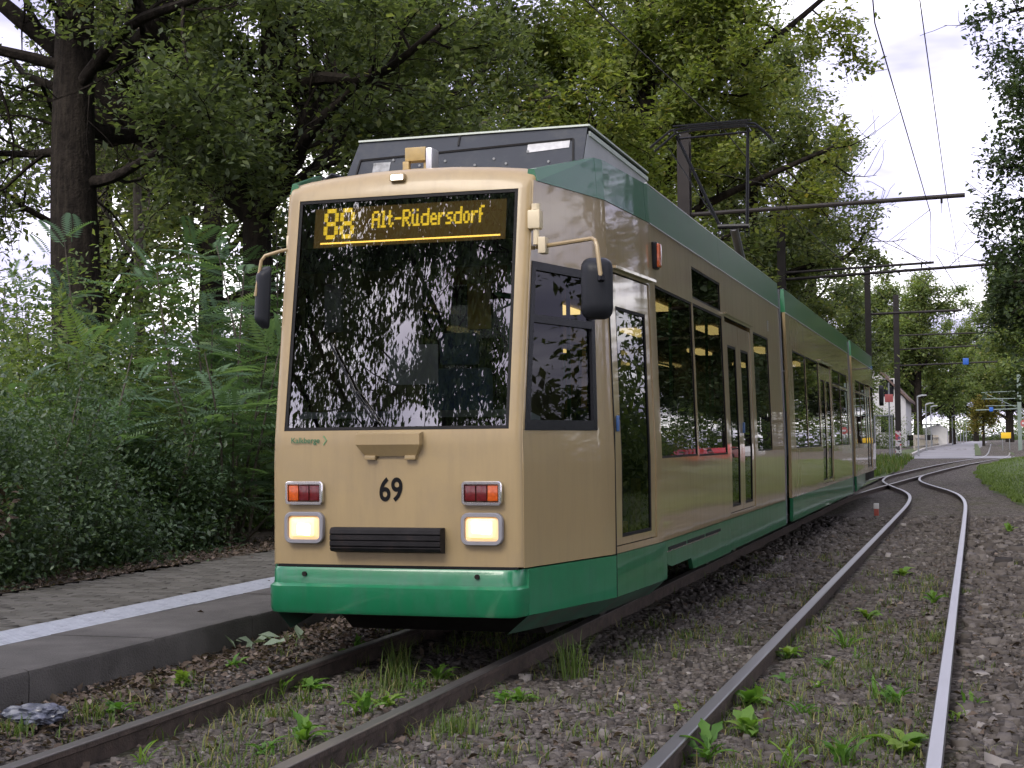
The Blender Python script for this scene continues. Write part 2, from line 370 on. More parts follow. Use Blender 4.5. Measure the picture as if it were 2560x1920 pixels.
def window(h, side, glass=GLASSS, fw=.016, frame=BLACK, name='window', inset=.004):
    y0, y1, z0, z1 = h; e = .0015
    w = wall(name, frame, y0+e, y1-e, z0+e, z1-e, [(y0+fw, y1-fw, z0+fw, z1-fw)], inset=inset, th=.028, side=side)
    f = fw-.003
    q = [(y0+f, z0+f), (y1-f, z0+f), (y1-f, z1-f), (y0+f, z1-f)]
    vs_ = [(side*PX(y, z, inset+.006), y, z) for y, z in q]
    # split where the plan kinks
    mb = MB(); ks = [y0+f]+[k for k in (K1, K2) if y0+f < k < y1-f]+[y1-f]
    for a, b in zip(ks[:-1], ks[1:]):
        k = len(mb.v)
        zl = [z0+f]+([1.15] if z0+f < 1.15 < z1-f else [])+[z1-f]
        for za, zb in zip(zl[:-1], zl[1:]):
            k = len(mb.v)
            mb.v += [(side*PX(y, z, inset+.006), y, z) for y, z in ((a, za), (b, za), (b, zb), (a, zb))]
            mb.f.append((k, k+1, k+2, k+3) if side > 0 else (k+3, k+2, k+1, k))
    mb.build('pane', glass, w, smooth=0); return w

ZB, ZG = .567, 2.785      # beige bottom / green roof band bottom
DOOR1 = (9.135, 10.125, .61, 2.345)
winA = [(10.31, 11.74, 1.145, 2.36), (11.80, 13.24, 1.14, 2.36), (11.80, 13.20, 2.40, 2.655), (15.19, 16.36, 1.15, 2.36)]
DBL = (13.37, 14.98, .61, 2.375)
CABW = (8.055, 8.905, 1.335, 2.31)
winB = [(18.60, 20.07, 1.155, 2.36), (20.12, 21.80, 1.155, 2.36), (23.95, 25.38, 1.155, 2.09), (25.43, 26.85, 1.155, 2.09), (23.95, 25.38, 2.13, 2.36), (25.43, 26.85, 2.13, 2.36)]
DBLB = (21.98, 23.70, .61, 2.375)
winC = [(28.75, 30.0, 1.155, 2.12), (30.05, 31.3, 1.155, 2.12), (28.75, 30.0, 2.16, 2.36), (30.05, 31.3, 2.16, 2.36), (33.1, 34.4, 1.155, 2.12), (34.45, 35.8, 1.155, 2.12), (33.1, 34.4, 2.16, 2.36), (34.45, 35.8, 2.16, 2.36)]
DBLC = (31.45, 32.95, .61, 2.375)

def leaf_door(y0, y1, side, panes, label=None):
    """one door leaf with a tall glass; y range of leaf, z as the opening"""
    z0, z1 = .615, 2.335
    a, b = panes
    d = wall('door_leaf', BEIGE, y0, y1, z0, z1, [(a, b, .66, 2.13)], inset=.008, th=.03, side=side)
    w = MB(); g = wall('door_glass_frame', BLACK, a+.001, b-.001, .661, 2.129, [(a+.02, b-.02, .68, 2.11)], inset=.010, th=.02, side=side)
    g.parent = d
    mb = MB()
    for za, zb in ((.675, 1.15), (1.15, 2.115)):
        k = len(mb.v); mb.v += [(side*PX(y, z, .018), y, z) for y, z in ((a+.015, za), (b-.015, za), (b-.015, zb), (a+.015, zb))]
        mb.f.append((k, k+1, k+2, k+3) if side > 0 else (k+3, k+2, k+1, k))
    mb.build('pane', GLASSS, d, smooth=0)
    return d

for side in (1, -1):
    right = side > 0
    # car A
    hA = [CABW]+winA+([DOOR1, DBL] if right else [])
    wall('side_panel', BEIGE, Y0, A_END, ZB, ZG, hA, side=side, front=True)
    hB = winB+([DBLB] if right else [])
    wall('side_panel', BEIGE, B0, B1, ZB, ZG, hB, side=side)
    hC = winC+([DBLC] if right else [])
    wall('side_panel', BEIGE, C0_, C1_, ZB, ZG, hC, side=side)
    for h in winA+winB+winC: window(h, side)
    # cab side window with a thick black frame, a crossbar and two panes
    y0, y1, z0, z1 = CABW
    w = wall('cab_window', BLACKG, y0+.002, y1-.002, z0+.002, z1-.002, [(y0+.05, y1-.05, z0+.06, 1.955), (y0+.05, y1-.05, 2.0, z1-.05)], inset=-.006, th=.04, side=side)
    for za, zb in ((z0+.055, 1.96), (1.995, z1-.045)):
        mb = MB(); mb.v = [(side*PX(WY(y, z), z, .012), WY(y, z), z) for y, z in ((y0+.045, za), (y1-.045, za), (y1-.045, zb), (y0+.045, zb))]
        mb.f = [(0, 1, 2, 3) if right else (3, 2, 1, 0)]; mb.build('pane', GLASSC, w, smooth=0)
    # skirts (green), cut out over the bogies; nose part with inward chamfer below
    wall('skirt', GREEN, 9.135, 10.43, .30, ZB-.004, inset=-.002, th=.03, side=side)
    wall('skirt', GREENF if right else GREEN, 8.075, 9.122, .30, ZB-.008, inset=-.004, th=.03, side=side)
    mb = MB()
    for (ya, yb) in ((8.06, 9.13), (9.13, 10.36)):
        k = len(mb.v); mb.v += [(side*(plan(ya)+.004), ya, .298), (side*(plan(yb)+.004), yb, .298), (side*(plan(yb)-.11), yb, .195), (side*(plan(ya)-.11), ya-.03, .195)]
        mb.f.append((k+3, k+2, k+1, k) if right else (k, k+1, k+2, k+3))
    mb.build('skirt_chamfer', mat('green_paint_dirty', (.03, .085, .055), .6, var=.3, vscale=5, stain=(.06, .055, .045), sscale=3), tram, smooth=0)
    # straight skirt with stepped lower edge
    def skirt_poly(pts, nm='skirt'):
        mb = MB(); n = len(pts)
        mb.v = [(side*(plan(y)+.002), y, z) for y, z in pts]+[(side*(plan(y)-.03), y, z) for y, z in pts]
        mb.f = [tuple(range(n)), tuple(range(n, 2*n))[::-1]]+[(i, n+i, n+(i+1) % n, (i+1) % n) for i in range(n)]
        if not right: mb.f = [f[::-1] for f in mb.f]
        mb.build(nm, GREEN, tram, smooth=0)
    zt = ZB-.004
    skirt_poly([(10.435, .40), (10.60, .372), (11.36, .372), (11.46, .282), (12.55, .275), (13.30, .275), (13.30, zt), (10.435, zt)])
    skirt_poly([(13.304, .285), (17.42, .285), (17.42, zt), (13.304, zt)])
    skirt_poly([(B0, .285), (22.8, .285), (22.8, zt), (B0, zt)]); skirt_poly([(22.804, .285), (B1, .285), (B1, zt), (22.804, zt)])
    skirt_poly([(C0_, .285), (C1_, .285), (C1_, zt), (C0_, zt)])
    # louvre slot in the skirt
    for ya, yb in ((10.48, 11.15), (11.22, 11.95), (12.02, 12.75)): MB().box((side*(XS+.0035)-.002, ya, .492), (side*(XS+.0035)+.002, yb, .516)).build('louvre_slot', BLACK, tram)
    for ya, yb in ((10.40, 10.56), (11.05, 12.6), (10.62, 11.0)): MB().box((side*(XS+.005)-.003, ya, .484), (side*(XS+.005)+.003, yb, .491)).build('louvre_trim', CHROME, tram)
    # white beading under and above the roof band
    # roof band (green fairing)
    def band(pts_y, zlo, zhi, nm='roof_fairing'):
        mb = MB(); n = len(pts_y)
        for y, a, b in zip(pts_y, zlo, zhi):
            mb.v += [(side*PX(y, 2.785, -.006), y, a), (side*PX(y, 2.785, .012), y, b), (side*PX(y, 2.785, .05), y, b), (side*PX(y, 2.785, .06), y, a)]
        for i in range(n-1):
            for j in range(4):
                q = (i*4+j, (i+1)*4+j, (i+1)*4+(j+1) % 4, i*4+(j+1) % 4); mb.f.append(q if right else q[::-1])
        for q in ((0, 1, 2, 3), tuple(n*4-4+j for j in (3, 2, 1, 0))): mb.f.append(q if right else q[::-1])
        mb.build(nm, GREEND, tram, smooth=0)
    band([8.30, 9.02], [ZG-.002]*2, [2.855, 3.035]); band([9.023, K1, 10.10], [ZG-.002]*3, [3.036, 3.04, 3.05])
    band([10.103, K2, 13.2], [ZG-.002]*3, [3.05, 3.052, 3.06]); band([13.203, A_END], [ZG-.002]*2, [3.06, 3.065])
    band([B0, 22.7], [ZG-.002]*2, [3.065]*2); band([22.703, B1], [ZG-.002]*2, [3.065]*2); band([C0_, 34.1, C1_-.4], [ZG-.002]*3, [3.065, 3.065, 2.9])
    for ya, yb in ((K2, A_END), (B0, B1), (C0_, 34.1)):
        for y_, z_, ins in ((0, ZG-.006, -.004), (0, 3.064, .02)):
            MB().bar((side*PX(ya, 2.785, ins), ya, z_), (side*PX(yb, 2.785, ins), yb, z_), .012, .008).build('roof_beading', ALU, tram)

# right-hand doors
d1 = leaf_door(9.15, 10.115, 1, (9.30, 10.02))
MB().bar((PX(9.2, 2.37, -.012), 9.2, 2.372), (PX(K2, 2.37, -.014), K2-.02, 2.372), .05, .018).build('drip_rail', BEIGE, tram)
MB().bar((PX(13.3, 2.40, -.012), 13.3, 2.402), (PX(15.02, 2.37, -.012), 15.02, 2.402), .04, .016).build('drip_rail', BEIGE, tram)
MB().bar((PX(21.9, 2.40, -.012), 21.9, 2.402), (PX(23.8, 2.37, -.012), 23.8, 2.402), .04, .016).build('drip_rail', BEIGE, tram)
for a, b in ((13.38, 14.17), (14.18, 14.97)): leaf_door(a, b, 1, (a+.14, b-.14))
for a, b in ((21.99, 22.83), (22.84, 23.69)): leaf_door(a, b, 1, (a+.14, b-.14))
for a, b in ((31.46, 32.19), (32.2, 32.94)): leaf_door(a, b, 1, (a+.14, b-.14))
# door seams running down through the skirt
mb = MB()
for y in (9.128,): mb.bar((PX(y, .3)+.003, y, .30), (PX(y, 1.3)+.003, y, 1.3), .014, .006).bar((PX(y, 1.3)+.003, y, 1.3), (PX(y, 2.36)+.003, y, 2.36), .014, .006)
mb.build('door_seal', BLACK, tram)
MB().rbox((PX(9.2, 1.3)-.005, 9.185, 1.33), (PX(9.2, 1.3)+.012, 9.225, 1.43), .004).build('door_button', mat('blue_button', (.05, .12, .3), .4), tram)
MB().rbox((PX(14.17, 1.3)-.005, 14.20, 1.33), (PX(14.17, 1.3)+.012, 14.26, 1.43), .004).build('door_button', MATS['blue_button'], tram)
# side indicators, vents, notice in window
for y, z in ((10.31, 2.565), (36.2, 2.60)):
    e = MB().rbox((PX(y, z)-.01, y-.055, z-.095), (PX(y, z)+.035, y+.055, z+.095), .012).build('side_indicator', BLACKG, tram)
    MB().rbox((PX(y, z)+.02, y-.045, z-.085), (PX(y, z)+.052, y+.045, z+.085), .014).build('lens', AMBER, e)
mb = MB()
for k in range(6): mb.box((PX(16.4, 2.5)-.002, 16.33, 2.445+k*.02), (PX(16.4, 2.5)+.003, 16.43, 2.455+k*.02))
mb.build('vent_grille', GALV, tram)
MB().box((PX(15.4, 1.8)-.034, 15.25, 1.74), (PX(15.4, 1.8)-.032, 15.75, 2.02)).build('notice', PAPER, tram)

# front panel with windscreen opening, rounded corners and raked upper half
def front_panel():
    mb = MB()
    zs = [ZB+.006, .9, 1.25, 1.305, 1.345, 2.735, 2.775, 2.815, 2.845, 2.862]
    ext = [0, 0, 0, 0, 0, 0, .006, .03, .075, .14]        # roll back over the roof edge
    gl = .690
    cols = None
    def row(z, e):
        yl = lead(z)+e; hw = PX(yl+.05, z)-.002; r = []
        hx = hw-.048
        xs = [0, .25, .5, gl-.05, gl]
        arch = .055 if z > 2.8 else (.03 if z > 2.76 else 0)
        for x in xs: r.append((x, yl+.016*(x/gl)**2-.004, z+arch*(1-(x/hw)**2)))
        for k in range(1, 5):
            t = k/4*math.pi/2; r.append((gl+(hx-gl)*.6+(hw-gl-(hx-gl)*.6)*math.sin(t), yl+.012+.043*(1-math.cos(t)), z))
        return r
    rows = [row(z, e) for z, e in zip(zs, ext)]
    n = len(rows[0])
    for s in (1, -1):
        k = len(mb.v)
        for r in rows: mb.v += [(s*x, y, z) for x, y, z in r]
        for j in range(len(rows)-1):
            for i in range(n-1):
                if j == 4 and i < 4: continue
                q = (k+j*n+i, k+j*n+i+1, k+(j+1)*n+i+1, k+(j+1)*n+i); mb.f.append(q if s > 0 else q[::-1])
    return mb.build('front_panel', BEIGEF, tram, smooth=40)
front_panel()
# windscreen: black border frame and glass
def yF(x, z): return lead(z)+.016*(x/.69)**2-.004
mb = MB(); gl = .690; z0, z1 = 1.345, 2.735
def scr(x0, x1, za, zb, off, nx=8):
    k = len(mb.v); 
    for i in range(nx+1):
        x = x0+(x1-x0)*i/nx
        for z in (za, zb): mb.v.append((x, yF(x, z)+off, z))
    for i in range(nx): mb.f.append((k+i*2, k+i*2+2, k+i*2+3, k+i*2+1))
b = .020
for a in ((-gl, gl, z0, z0+b), (-gl, gl, z1-b, z1)): scr(*a, .004)
for a in ((-gl, -gl+b, z0+b, z1-b), (gl-b, gl, z0+b, z1-b)): scr(*a, .004, 1)
ws = mb.build('windscreen', BLACK, tram)
mb = MB(); scr(-gl+b-.004, gl-b+.004, z0+b-.004, z1-b+.004, .012, 16); mb.build('pane', GLASSF, ws, smooth=60)
# black ceramic band behind the top and bottom of the glass
mb = MB(); scr(-gl+b, gl-b, z1-b-.035, z1-b, .016, 8); scr(-gl+b, gl-b, z0+b, z0+b+.05, .016, 8); mb.build('black_band', BLACK, ws)
# wiper
mb = MB(); mb.tube([(-.10, yF(-.1, 1.38)-.03, 1.385), (-.22, yF(-.2, 1.5)-.03, 1.54), (-.30, yF(-.3, 1.7)-.018, 1.67)], .007, 6)
mb.tube([(-.08, yF(-.1, 1.38)-.03, 1.39), (-.23, yF(-.2, 1.55)-.02, 1.57)], .005, 6)
mb.tube([(-.20, yF(-.2, 1.5)-.012, 1.50), (-.42, yF(-.4, 1.8)-.010, 1.86)], .008, 6)
mb.build('wiper', BLACKG, tram)

# bumper (green) with crease and chamfered corners
def bumper():
    mb = MB(); prof = [(.292, -.03), (.298, -.065), (.32, -.078), (.452, -.082), (.468, -.055), (.545, -.050), (ZB-.008, -.040)]
    plan_pts = [(0, 0), (.4, .003), (.66, .010), (.705, .02), (.735, .045), (.752, .085), (.765, .135)]
    n = len(plan_pts)
    for s in (1, -1):
        k = len(mb.v)
        for z, o in prof:
            for x, y in plan_pts:
                f = 1 if x > .5 else 0
                mb.v.append((s*(x+(-o-.04)*.45*f), Y0+y+o*(1 if x < .74 else .5), z))
        for j in range(len(prof)-1):
            for i in range(n-1):
                q = (k+j*n+i, k+j*n+i+1, k+(j+1)*n+i+1, k+(j+1)*n+i); mb.f.append(q if s > 0 else q[::-1])
        q = tuple(k+i for i in range(n))
    # lower lip turning under
    b_ = mb.build('front_bumper', GREENF, tram, smooth=40)
    for x in (-.53, .52):
        MB().tube([(x, Y0-.048, .522), (x, Y0-.060, .522)], .014, 10).build('bolt', DARK, b_)
bumper()
MB().box((-.72, Y0+.002, ZB-.008), (.74, Y0+.03, ZB+.006)).build('shadow_gap', BLACK, tram)
# black pad with ribs
mb = MB(); pz0, pz1 = .645, .79
prof = [(Y0-.005, pz0), (Y0-.075, pz0+.012), (Y0-.088, pz0+.03), (Y0-.080, pz0+.036), (Y0-.090, pz0+.045), (Y0-.090, pz0+.066), (Y0-.080, pz0+.072), (Y0-.090, pz0+.078), (Y0-.090, pz0+.1), (Y0-.080, pz0+.106), (Y0-.090, pz0+.112), (Y0-.086, pz1-.012), (Y0-.07, pz1), (Y0-.005, pz1)]
mb.prism(prof, 0, -.355, .315); mb.build('bumper_pad', mat('worn_rubber', (.014, .0135, .015), .6, var=.3, vscale=10, stain=(.035, .024, .02), sscale=5, spec=.15), tram)
# coupler cover under the windscreen
mb = MB()
mb.add([(-.205, Y0-.002, 1.335), (.185, Y0-.002, 1.335), (.185, Y0-.06, 1.322), (-.205, Y0-.06, 1.322), (-.205, Y0-.06, 1.262), (.185, Y0-.06, 1.262), (.15, Y0-.02, 1.195), (-.16, Y0-.02, 1.195), (-.205, Y0, 1.262), (.185, Y0, 1.262), (.15, Y0, 1.195), (-.16, Y0, 1.195)],
       [(0, 3, 2, 1), (3, 4, 5, 2), (4, 7, 6, 5), (0, 8, 4, 3), (8, 11, 7, 4), (1, 2, 5, 9), (9, 5, 6, 10), (7, 11, 10, 6)])
mb.build('coupler_cover', BEIGEF, tram, smooth=0)
for x in (-.16, .085): MB().rbox((x, Y0-.035, 1.175), (x+.065, Y0, 1.20), .004).build('coupler_foot', BEIGEF, tram)
# lamps
def rring(cx, cz, w, h, r, t, y0, y1, n=5):
    """rounded-rectangle ring in the XZ plane from y0 (front) to y1"""
    def loop(w, h, r):
        P = []
        for sx, sz, a0 in ((1, 1, 0), (-1, 1, 90), (-1, -1, 180), (1, -1, 270)):
            for k in range(n+1):
                a = R(a0+90*k/n); P.append((cx+sx*(w/2-r)+r*math.cos(a), cz+sz*(h/2-r)+r*math.sin(a)))
        return P
    o, i = loop(w, h, r), loop(w-2*t, h-2*t, max(.004, r-t)); m = len(o); mb = MB()
    oo = loop(w-.008, h-.008, max(.004, r-.004)); ii = loop(w-2*t+.006, h-2*t+.006, max(.005, r-t+.003))
    for L_, y in ((o, y1), (o, y0+.005), (oo, y0), (ii, y0), (i, y0+.006), (i, y1)): mb.v += [(x, y, z) for x, z in L_]
    for a in range(5):
        for k in range(m): mb.f.append((a*m+k, a*m+(k+1) % m, (a+1)*m+(k+1) % m, (a+1)*m+k))
    return mb, i
def lens(mb, loop, y, dome=.012):
    cx = sum(p[0] for p in loop)/len(loop); cz = sum(p[1] for p in loop)/len(loop); m = len(loop); k = len(mb.v)
    for s, d in ((1, 0), (.8, .6), (.45, .9)): mb.v += [(cx+(x-cx)*s, y-dome*d, cz+(z-cz)*s) for x, z in loop]
    mb.v.append((cx, y-dome, cz))
    for a in range(2):
        for i in range(m): mb.f.append((k+a*m+i, k+a*m+(i+1) % m, k+(a+1)*m+(i+1) % m, k+(a+1)*m+i))
    for i in range(m): mb.f.append((k+2*m+i, k+2*m+(i+1) % m, k+3*m))
    return mb
for cx in (-.545, .54):
    rg, loop = rring(cx, .785, .245, .182, .045, .024, Y0-.035, Y0)
    h = rg.build('headlight', GREYP, tram)
    lens(MB(), loop, Y0-.018, .014).build('lens', HEADM, h)
    c1 = [(cx+(x-cx)*.74-.004, .785+(z-.785)*.74) for x, z in loop]; lens(MB(), c1, Y0-.0300, .004).build('reflector_glow', HEADG, h)
    c2 = [(cx+(x-cx)*.50+.012*math.cos(9*x), .785+(z-.785)*.50+.012*math.sin(31*x)) for x, z in loop]
    lens(MB(), c2, Y0-.0345, .004).build('lamp_core', HEADC, h)
    rg, loop = rring(cx, .985, .238, .135, .022, .020, Y0-.032, Y0)
    t = rg.build('rear_light_unit', CHROME, tram)
    s = 1 if cx > 0 else -1
    w = .198/3
    for k in range(3):
        x0 = cx-.099+k*w
        colr = AMBER if (k == 2 if s > 0 else k == 0) else REDL
        MB().rbox((x0+.003, Y0-.026, .985-.044), (x0+w-.003, Y0-.004, .985+.044), .004).build('lens', colr, t)
# number and lettering
v_, f_ = text_mesh('69', .185, .0, .80, .004)
MB().add([(x-.01, Y0-.007, .998+y) for x, y, z in v_], f_).build('fleet_number', INK, tram, smooth=0)
v_, f_ = text_mesh('Kalkberge', .046, .0, .98, .0006)
m_ = MB().add([(x-.545, Y0-.002, 1.288+y) for x, y, z in v_], f_)
m_.build('lettering', INKG, tram, smooth=0)
MB().tube([(-.432, Y0+.001, 1.315), (-.412, Y0+.001, 1.290), (-.432, Y0+.001, 1.262)], .004, 4).build('logo_arrow', mat('logo_green', (.12, .26, .12), .5), tram)
# roof-edge lamp
rg, loop = rring(-.055, 2.842, .095, .05, .014, .010, lead(2.84)-.03, lead(2.84)+.08)
t = rg.build('top_lamp', BEIGEF, tram); lens(MB(), loop, lead(2.84)-.018, .008).build('lens', TOPLM, t)

# mirrors
def mirror(cx, cy, cz, w, h, d, yaw, tilt, name):
    bm = bmesh.new(); bmesh.ops.create_cube(bm, size=1)
    for v in bm.verts:
        f = .72 if v.co.y > 0 else 1
        v.co = Vector((v.co.x*w*f, v.co.y*d, v.co.z*h*f))
    bmesh.ops.bevel(bm, geom=bm.edges[:], offset=min(w, h)*.26, segments=4, affect='EDGES', profile=.5)
    bm.transform(Matrix.Translation((cx, cy, cz)) @ Matrix.Rotation(R(yaw), 4, 'Z') @ Matrix.Rotation(R(tilt), 4, 'Y'))
    return MB().bm(bm).build(name, PLAST, tram, smooth=35)
# right mirror: shell convex towards the camera
m1 = mirror(1.18, 8.12, 2.125, .205, .385, .10, 180+14, 0, 'mirror')
MB().tube([(.79, 8.26, 2.39), (1.165, 8.08, 2.40), (1.188, 8.06, 2.385), (1.20, 8.05, 2.35), (1.225, 8.03, 2.17)], .0125, 8).build('mirror_arm', BEIGEF, m1)
MB().tube([(1.222, 8.04, 2.185), (1.226, 8.03, 2.155)], .02, 8).build('arm_clamp', BLACKG, m1)
mb = MB().rbox((.755, 8.19, 2.49), (.83, 8.27, 2.60), .012); mb.cyl((.80, 8.22, 2.60), (.80, 8.22, 2.635), .026, 10); mb.cyl((.80, 8.22, 2.49), (.80, 8.22, 2.40), .018, 10)
mb.rbox((.82, 8.18, 2.345), (.865, 8.26, 2.44), .008); mb.build('mirror_bracket', mat('mirror_bracket_paint', (.6, .52, .36), .5, var=.1), tram)
m2 = mirror(-.905, 8.16, 2.155, .115, .40, .075, 180-30, -4, 'mirror')
MB().tube([(-.70, 8.26, 2.46), (-.80, 8.2, 2.435), (-.885, 8.16, 2.405), (-.905, 8.15, 2.375), (-.935, 8.13, 2.16)], .011, 8).build('mirror_arm', BEIGEF, m2)
MB().rbox((-.775, 8.22, 2.42), (-.735, 8.28, 2.53), .008).build('mirror_bracket', MATS['mirror_bracket_paint'], tram)
mirror(1.13, 35.9, 2.25, .12, .5, .09, 180, 0, 'mirror')

# roof
mb = MB(); n = 8
ys = [8.36, 8.5, 9.12, 10.2, A_END]
for y in ys:
    hw = PX(max(y, 8.3), 2.785)-.03
    for i in range(n+1):
        u = i/n*2-1; mb.v.append((hw*u, y, 2.82+(.10 if y > 8.4 else .09)*(1-u*u)))
for a in range(len(ys)-1):
    for i in range(n): mb.f.append((a*(n+1)+i, a*(n+1)+i+1, (a+1)*(n+1)+i+1, (a+1)*(n+1)+i))
mb.build('roof', BEIGEF, tram)
for ya, yb in ((B0, B1), (C0_, C1_-.3)):
    mb = MB(); k = 0
    for y in (ya, yb):
        for i in range(n+1): u = i/n*2-1; mb.v.append((1.0*u*(1 if y < 36 else .8), y, 2.82+.1*(1-u*u)))
    for i in range(n): mb.f.append((k+i, k+i+1, k+n+2+i, k+n+1+i))
    mb.build('roof', BEIGEF, tram)
# roof equipment box with sloped front panel
mb = MB()
mb.add([(-.80, 9.10, 2.93), (.84, 9.10, 2.93), (.845, 9.28, 3.295), (-.735, 9.28, 3.295), (-.80, 11.15, 2.93), (.84, 11.15, 2.93), (.845, 11.1, 3.295), (-.735, 11.1, 3.295)],
       [(0, 1, 2, 3), (3, 2, 6, 7), (0, 3, 7, 4), (4, 7, 6, 5)])
bx = mb.build('roof_equipment_box', SLATE, tram, smooth=0)
mb = MB(); mb.add([(.842, 9.10, 2.93), (.842, 11.15, 2.93), (.847, 11.1, 3.24), (.847, 9.26, 3.24)], [(0, 1, 2, 3)]); mb.build('side_panel', mat('roof_box_side', (.45, .46, .50), .5, var=.1), bx, smooth=0)
mb = MB(); mb.bar((-.74, 9.275, 3.298), (.852, 9.275, 3.298), .02, .012); mb.bar((.85, 9.27, 3.298), (.85, 11.1, 3.298), .02, .012); mb.bar((.85, 9.30, 3.25), (.85, 11.1, 3.25), .012, .03); mb.build('edge_trim', mat('pale_trim', (.5, .56, .52), .5), bx)
mb = MB()
def onbox(x, t, o=.004): return (x, 9.10+.18*t-o, 2.93+.365*t)
for a, b in (((-.70, .62), (.76, .76)), ((-.70, .62), (-.72, .05)), ((.76, .76), (.79, .05))): mb.bar(onbox(*a), onbox(*b), .012, .012)
mb.bar(onbox(-.02, .78), onbox(-.02, .98), .012, .01); mb.build('panel_seam', BLACK, bx)
mb = MB(); mb.add([onbox(-.60, .35), onbox(-.48, .35), onbox(-.48, .55), onbox(-.60, .55)], [(0, 1, 2, 3)]); mb.build('plate', mat('plate_grey', (.22, .23, .24), .6, var=.3, vscale=30), bx, smooth=0)
mb = MB(); mb.add([onbox(.46, .55), onbox(.74, .60), onbox(.74, .78), onbox(.46, .74)], [(0, 1, 2, 3)]); mb.build('plate', mat('plate_pale', (.45, .46, .48), .6, var=.2, vscale=20), bx, smooth=0)
mb = MB(); rr = random.Random(5)
for k in range(11): x = -.6+k*.12+rr.uniform(-.03, .03); p = onbox(x, rr.uniform(.3, .6), .0); mb.cyl(p, (p[0], p[1]-.01, p[2]), .009, 6)
mb.build('rivet', GALV, bx)
# horn housing on the roof edge
mb = MB(); mb.rbox((-.135, 8.56, 3.0), (.0, 8.64, 3.085), .006); mb.rbox((-.15, 8.56, 2.90), (-.11, 8.6, 3.0), .004); mb.rbox((-.02, 8.58, 2.9), (.0, 8.64, 3.0), .004)
mb.build('horn_housing', mat('ochre_paint', (.42, .30, .12), .5, var=.2, vscale=12, stain=(.3, .26, .2), sscale=9), tram)
MB().rbox((.005, 8.55, 2.92), (.045, 8.68, 3.075), .008).build('horn_bracket', ALU, tram)
# cable clump on the left roof edge
mb = MB(); rr = random.Random(2)
for k in range(7):
    mb.tube([(-.78+rr.uniform(-.03, .25), 8.45+rr.uniform(0, .2), 2.83), (-.70+rr.uniform(-.05, .25), 8.5, 2.9+rr.uniform(-.02, .03)), (-.55+rr.uniform(-.05, .25), 8.6, 2.87)], .018, 6)
mb.build('roof_cables', BLACKG, tram)
# articulation bellows
for ya, yb in ((A_END, B0), (B1, C0_)):
    mb = MB(); n = 10; prof = [(1.03, .30), (1.045, 1.2), (1.0, 2.75), (.93, 3.0), (0, 3.05)]
    for i in range(n*2+1):
        y = ya+(yb-ya)*i/(n*2); d = 0 if i % 2 == 0 else .05
        for x, z in prof+[(-x, z) for x, z in prof[-2::-1]]: mb.v.append((x*(1-d), y, z-d*.4))
    m = 9
    for i in range(n*2):
        for j in range(m-1): mb.f.append((i*m+j, (i+1)*m+j, (i+1)*m+j+1, i*m+j+1))
    mb.build('articulation_bellows', mat('bellows', (.02, .02, .022), .7, var=.2, spec=.2), tram, smooth=0)
for y in (A_END, B1):
    for s in (1, -1):
        mb = MB(); mb.bar((s*(XS-.004), y+.015, .30), (s*(XS-.004), y+.015, 1.15), .03, .03); mb.bar((s*(XS-.004), y+.015, 1.15), (s*PX(y, 2.9), y+.015, 3.0), .03, .03)
        mb.build('end_post', mat('end_post_paint', (.18, .19, .21), .5, .3), tram)
for y in (B0, C0_):
    mb = MB(); mb.bar((XS-.004, y-.015, .30), (XS-.004, y-.015, .56), .03, .04); mb.build('end_trim', GREEN, tram)
# rear end closure
mb = MB(); hw = plan(C1_)-.02
mb.prism([(-hw, .3), (hw, .3), (hw-.05, 2.8), (0, 2.9), (-hw+.05, 2.8)], 1, C1_-.02, C1_+.02); mb.build('rear_panel', BEIGEF, tram, smooth=0)
# underframe and bogies
for w, a, b in ((.70, 8.2, 9.38), (.90, 9.4, 17.3), (.95, 18.1, 27.4), (.92, 28.2, 36.1)): MB().box((-w, a, .34), (w, b, .56)).build('underframe', DARK, tram)
MB().prism([(8.75, .16), (8.85, .10), (9.6, .10), (9.6, .34), (8.45, .34)], 0, -.62, .66).build('lifeguard', DARK, tram)
def bogie(yc):
    b_ = MB().box((-.62, yc-1.15, .22), (-.52+.0, yc+1.15, .40)).box((.52, yc-1.15, .22), (.62, yc+1.15, .40)).box((-.6, yc-.2, .25), (.6, yc+.2, .42)).build('bogie', DARK, tram)
    for dy in (-.9, .9):
        for s in (1, -1):
            mb = MB(); mb.tube([(s*.46, yc+dy, .33), (s*.56, yc+dy, .33)], .33, 28); mb.tube([(s*.43, yc+dy, .33), (s*.46, yc+dy, .33)], .355, 28)
            w = mb.build('wheel', mat('wheel_steel', (.09, .08, .075), .5, .6, var=.3), b_)
            MB().tube([(s*.56, yc+dy, .33), (s*.64, yc+dy, .33)], .13, 16).build('axle_box', DARK, w)
for yc in (11.6, 16.1, 29.6, 33.8): bogie(yc)
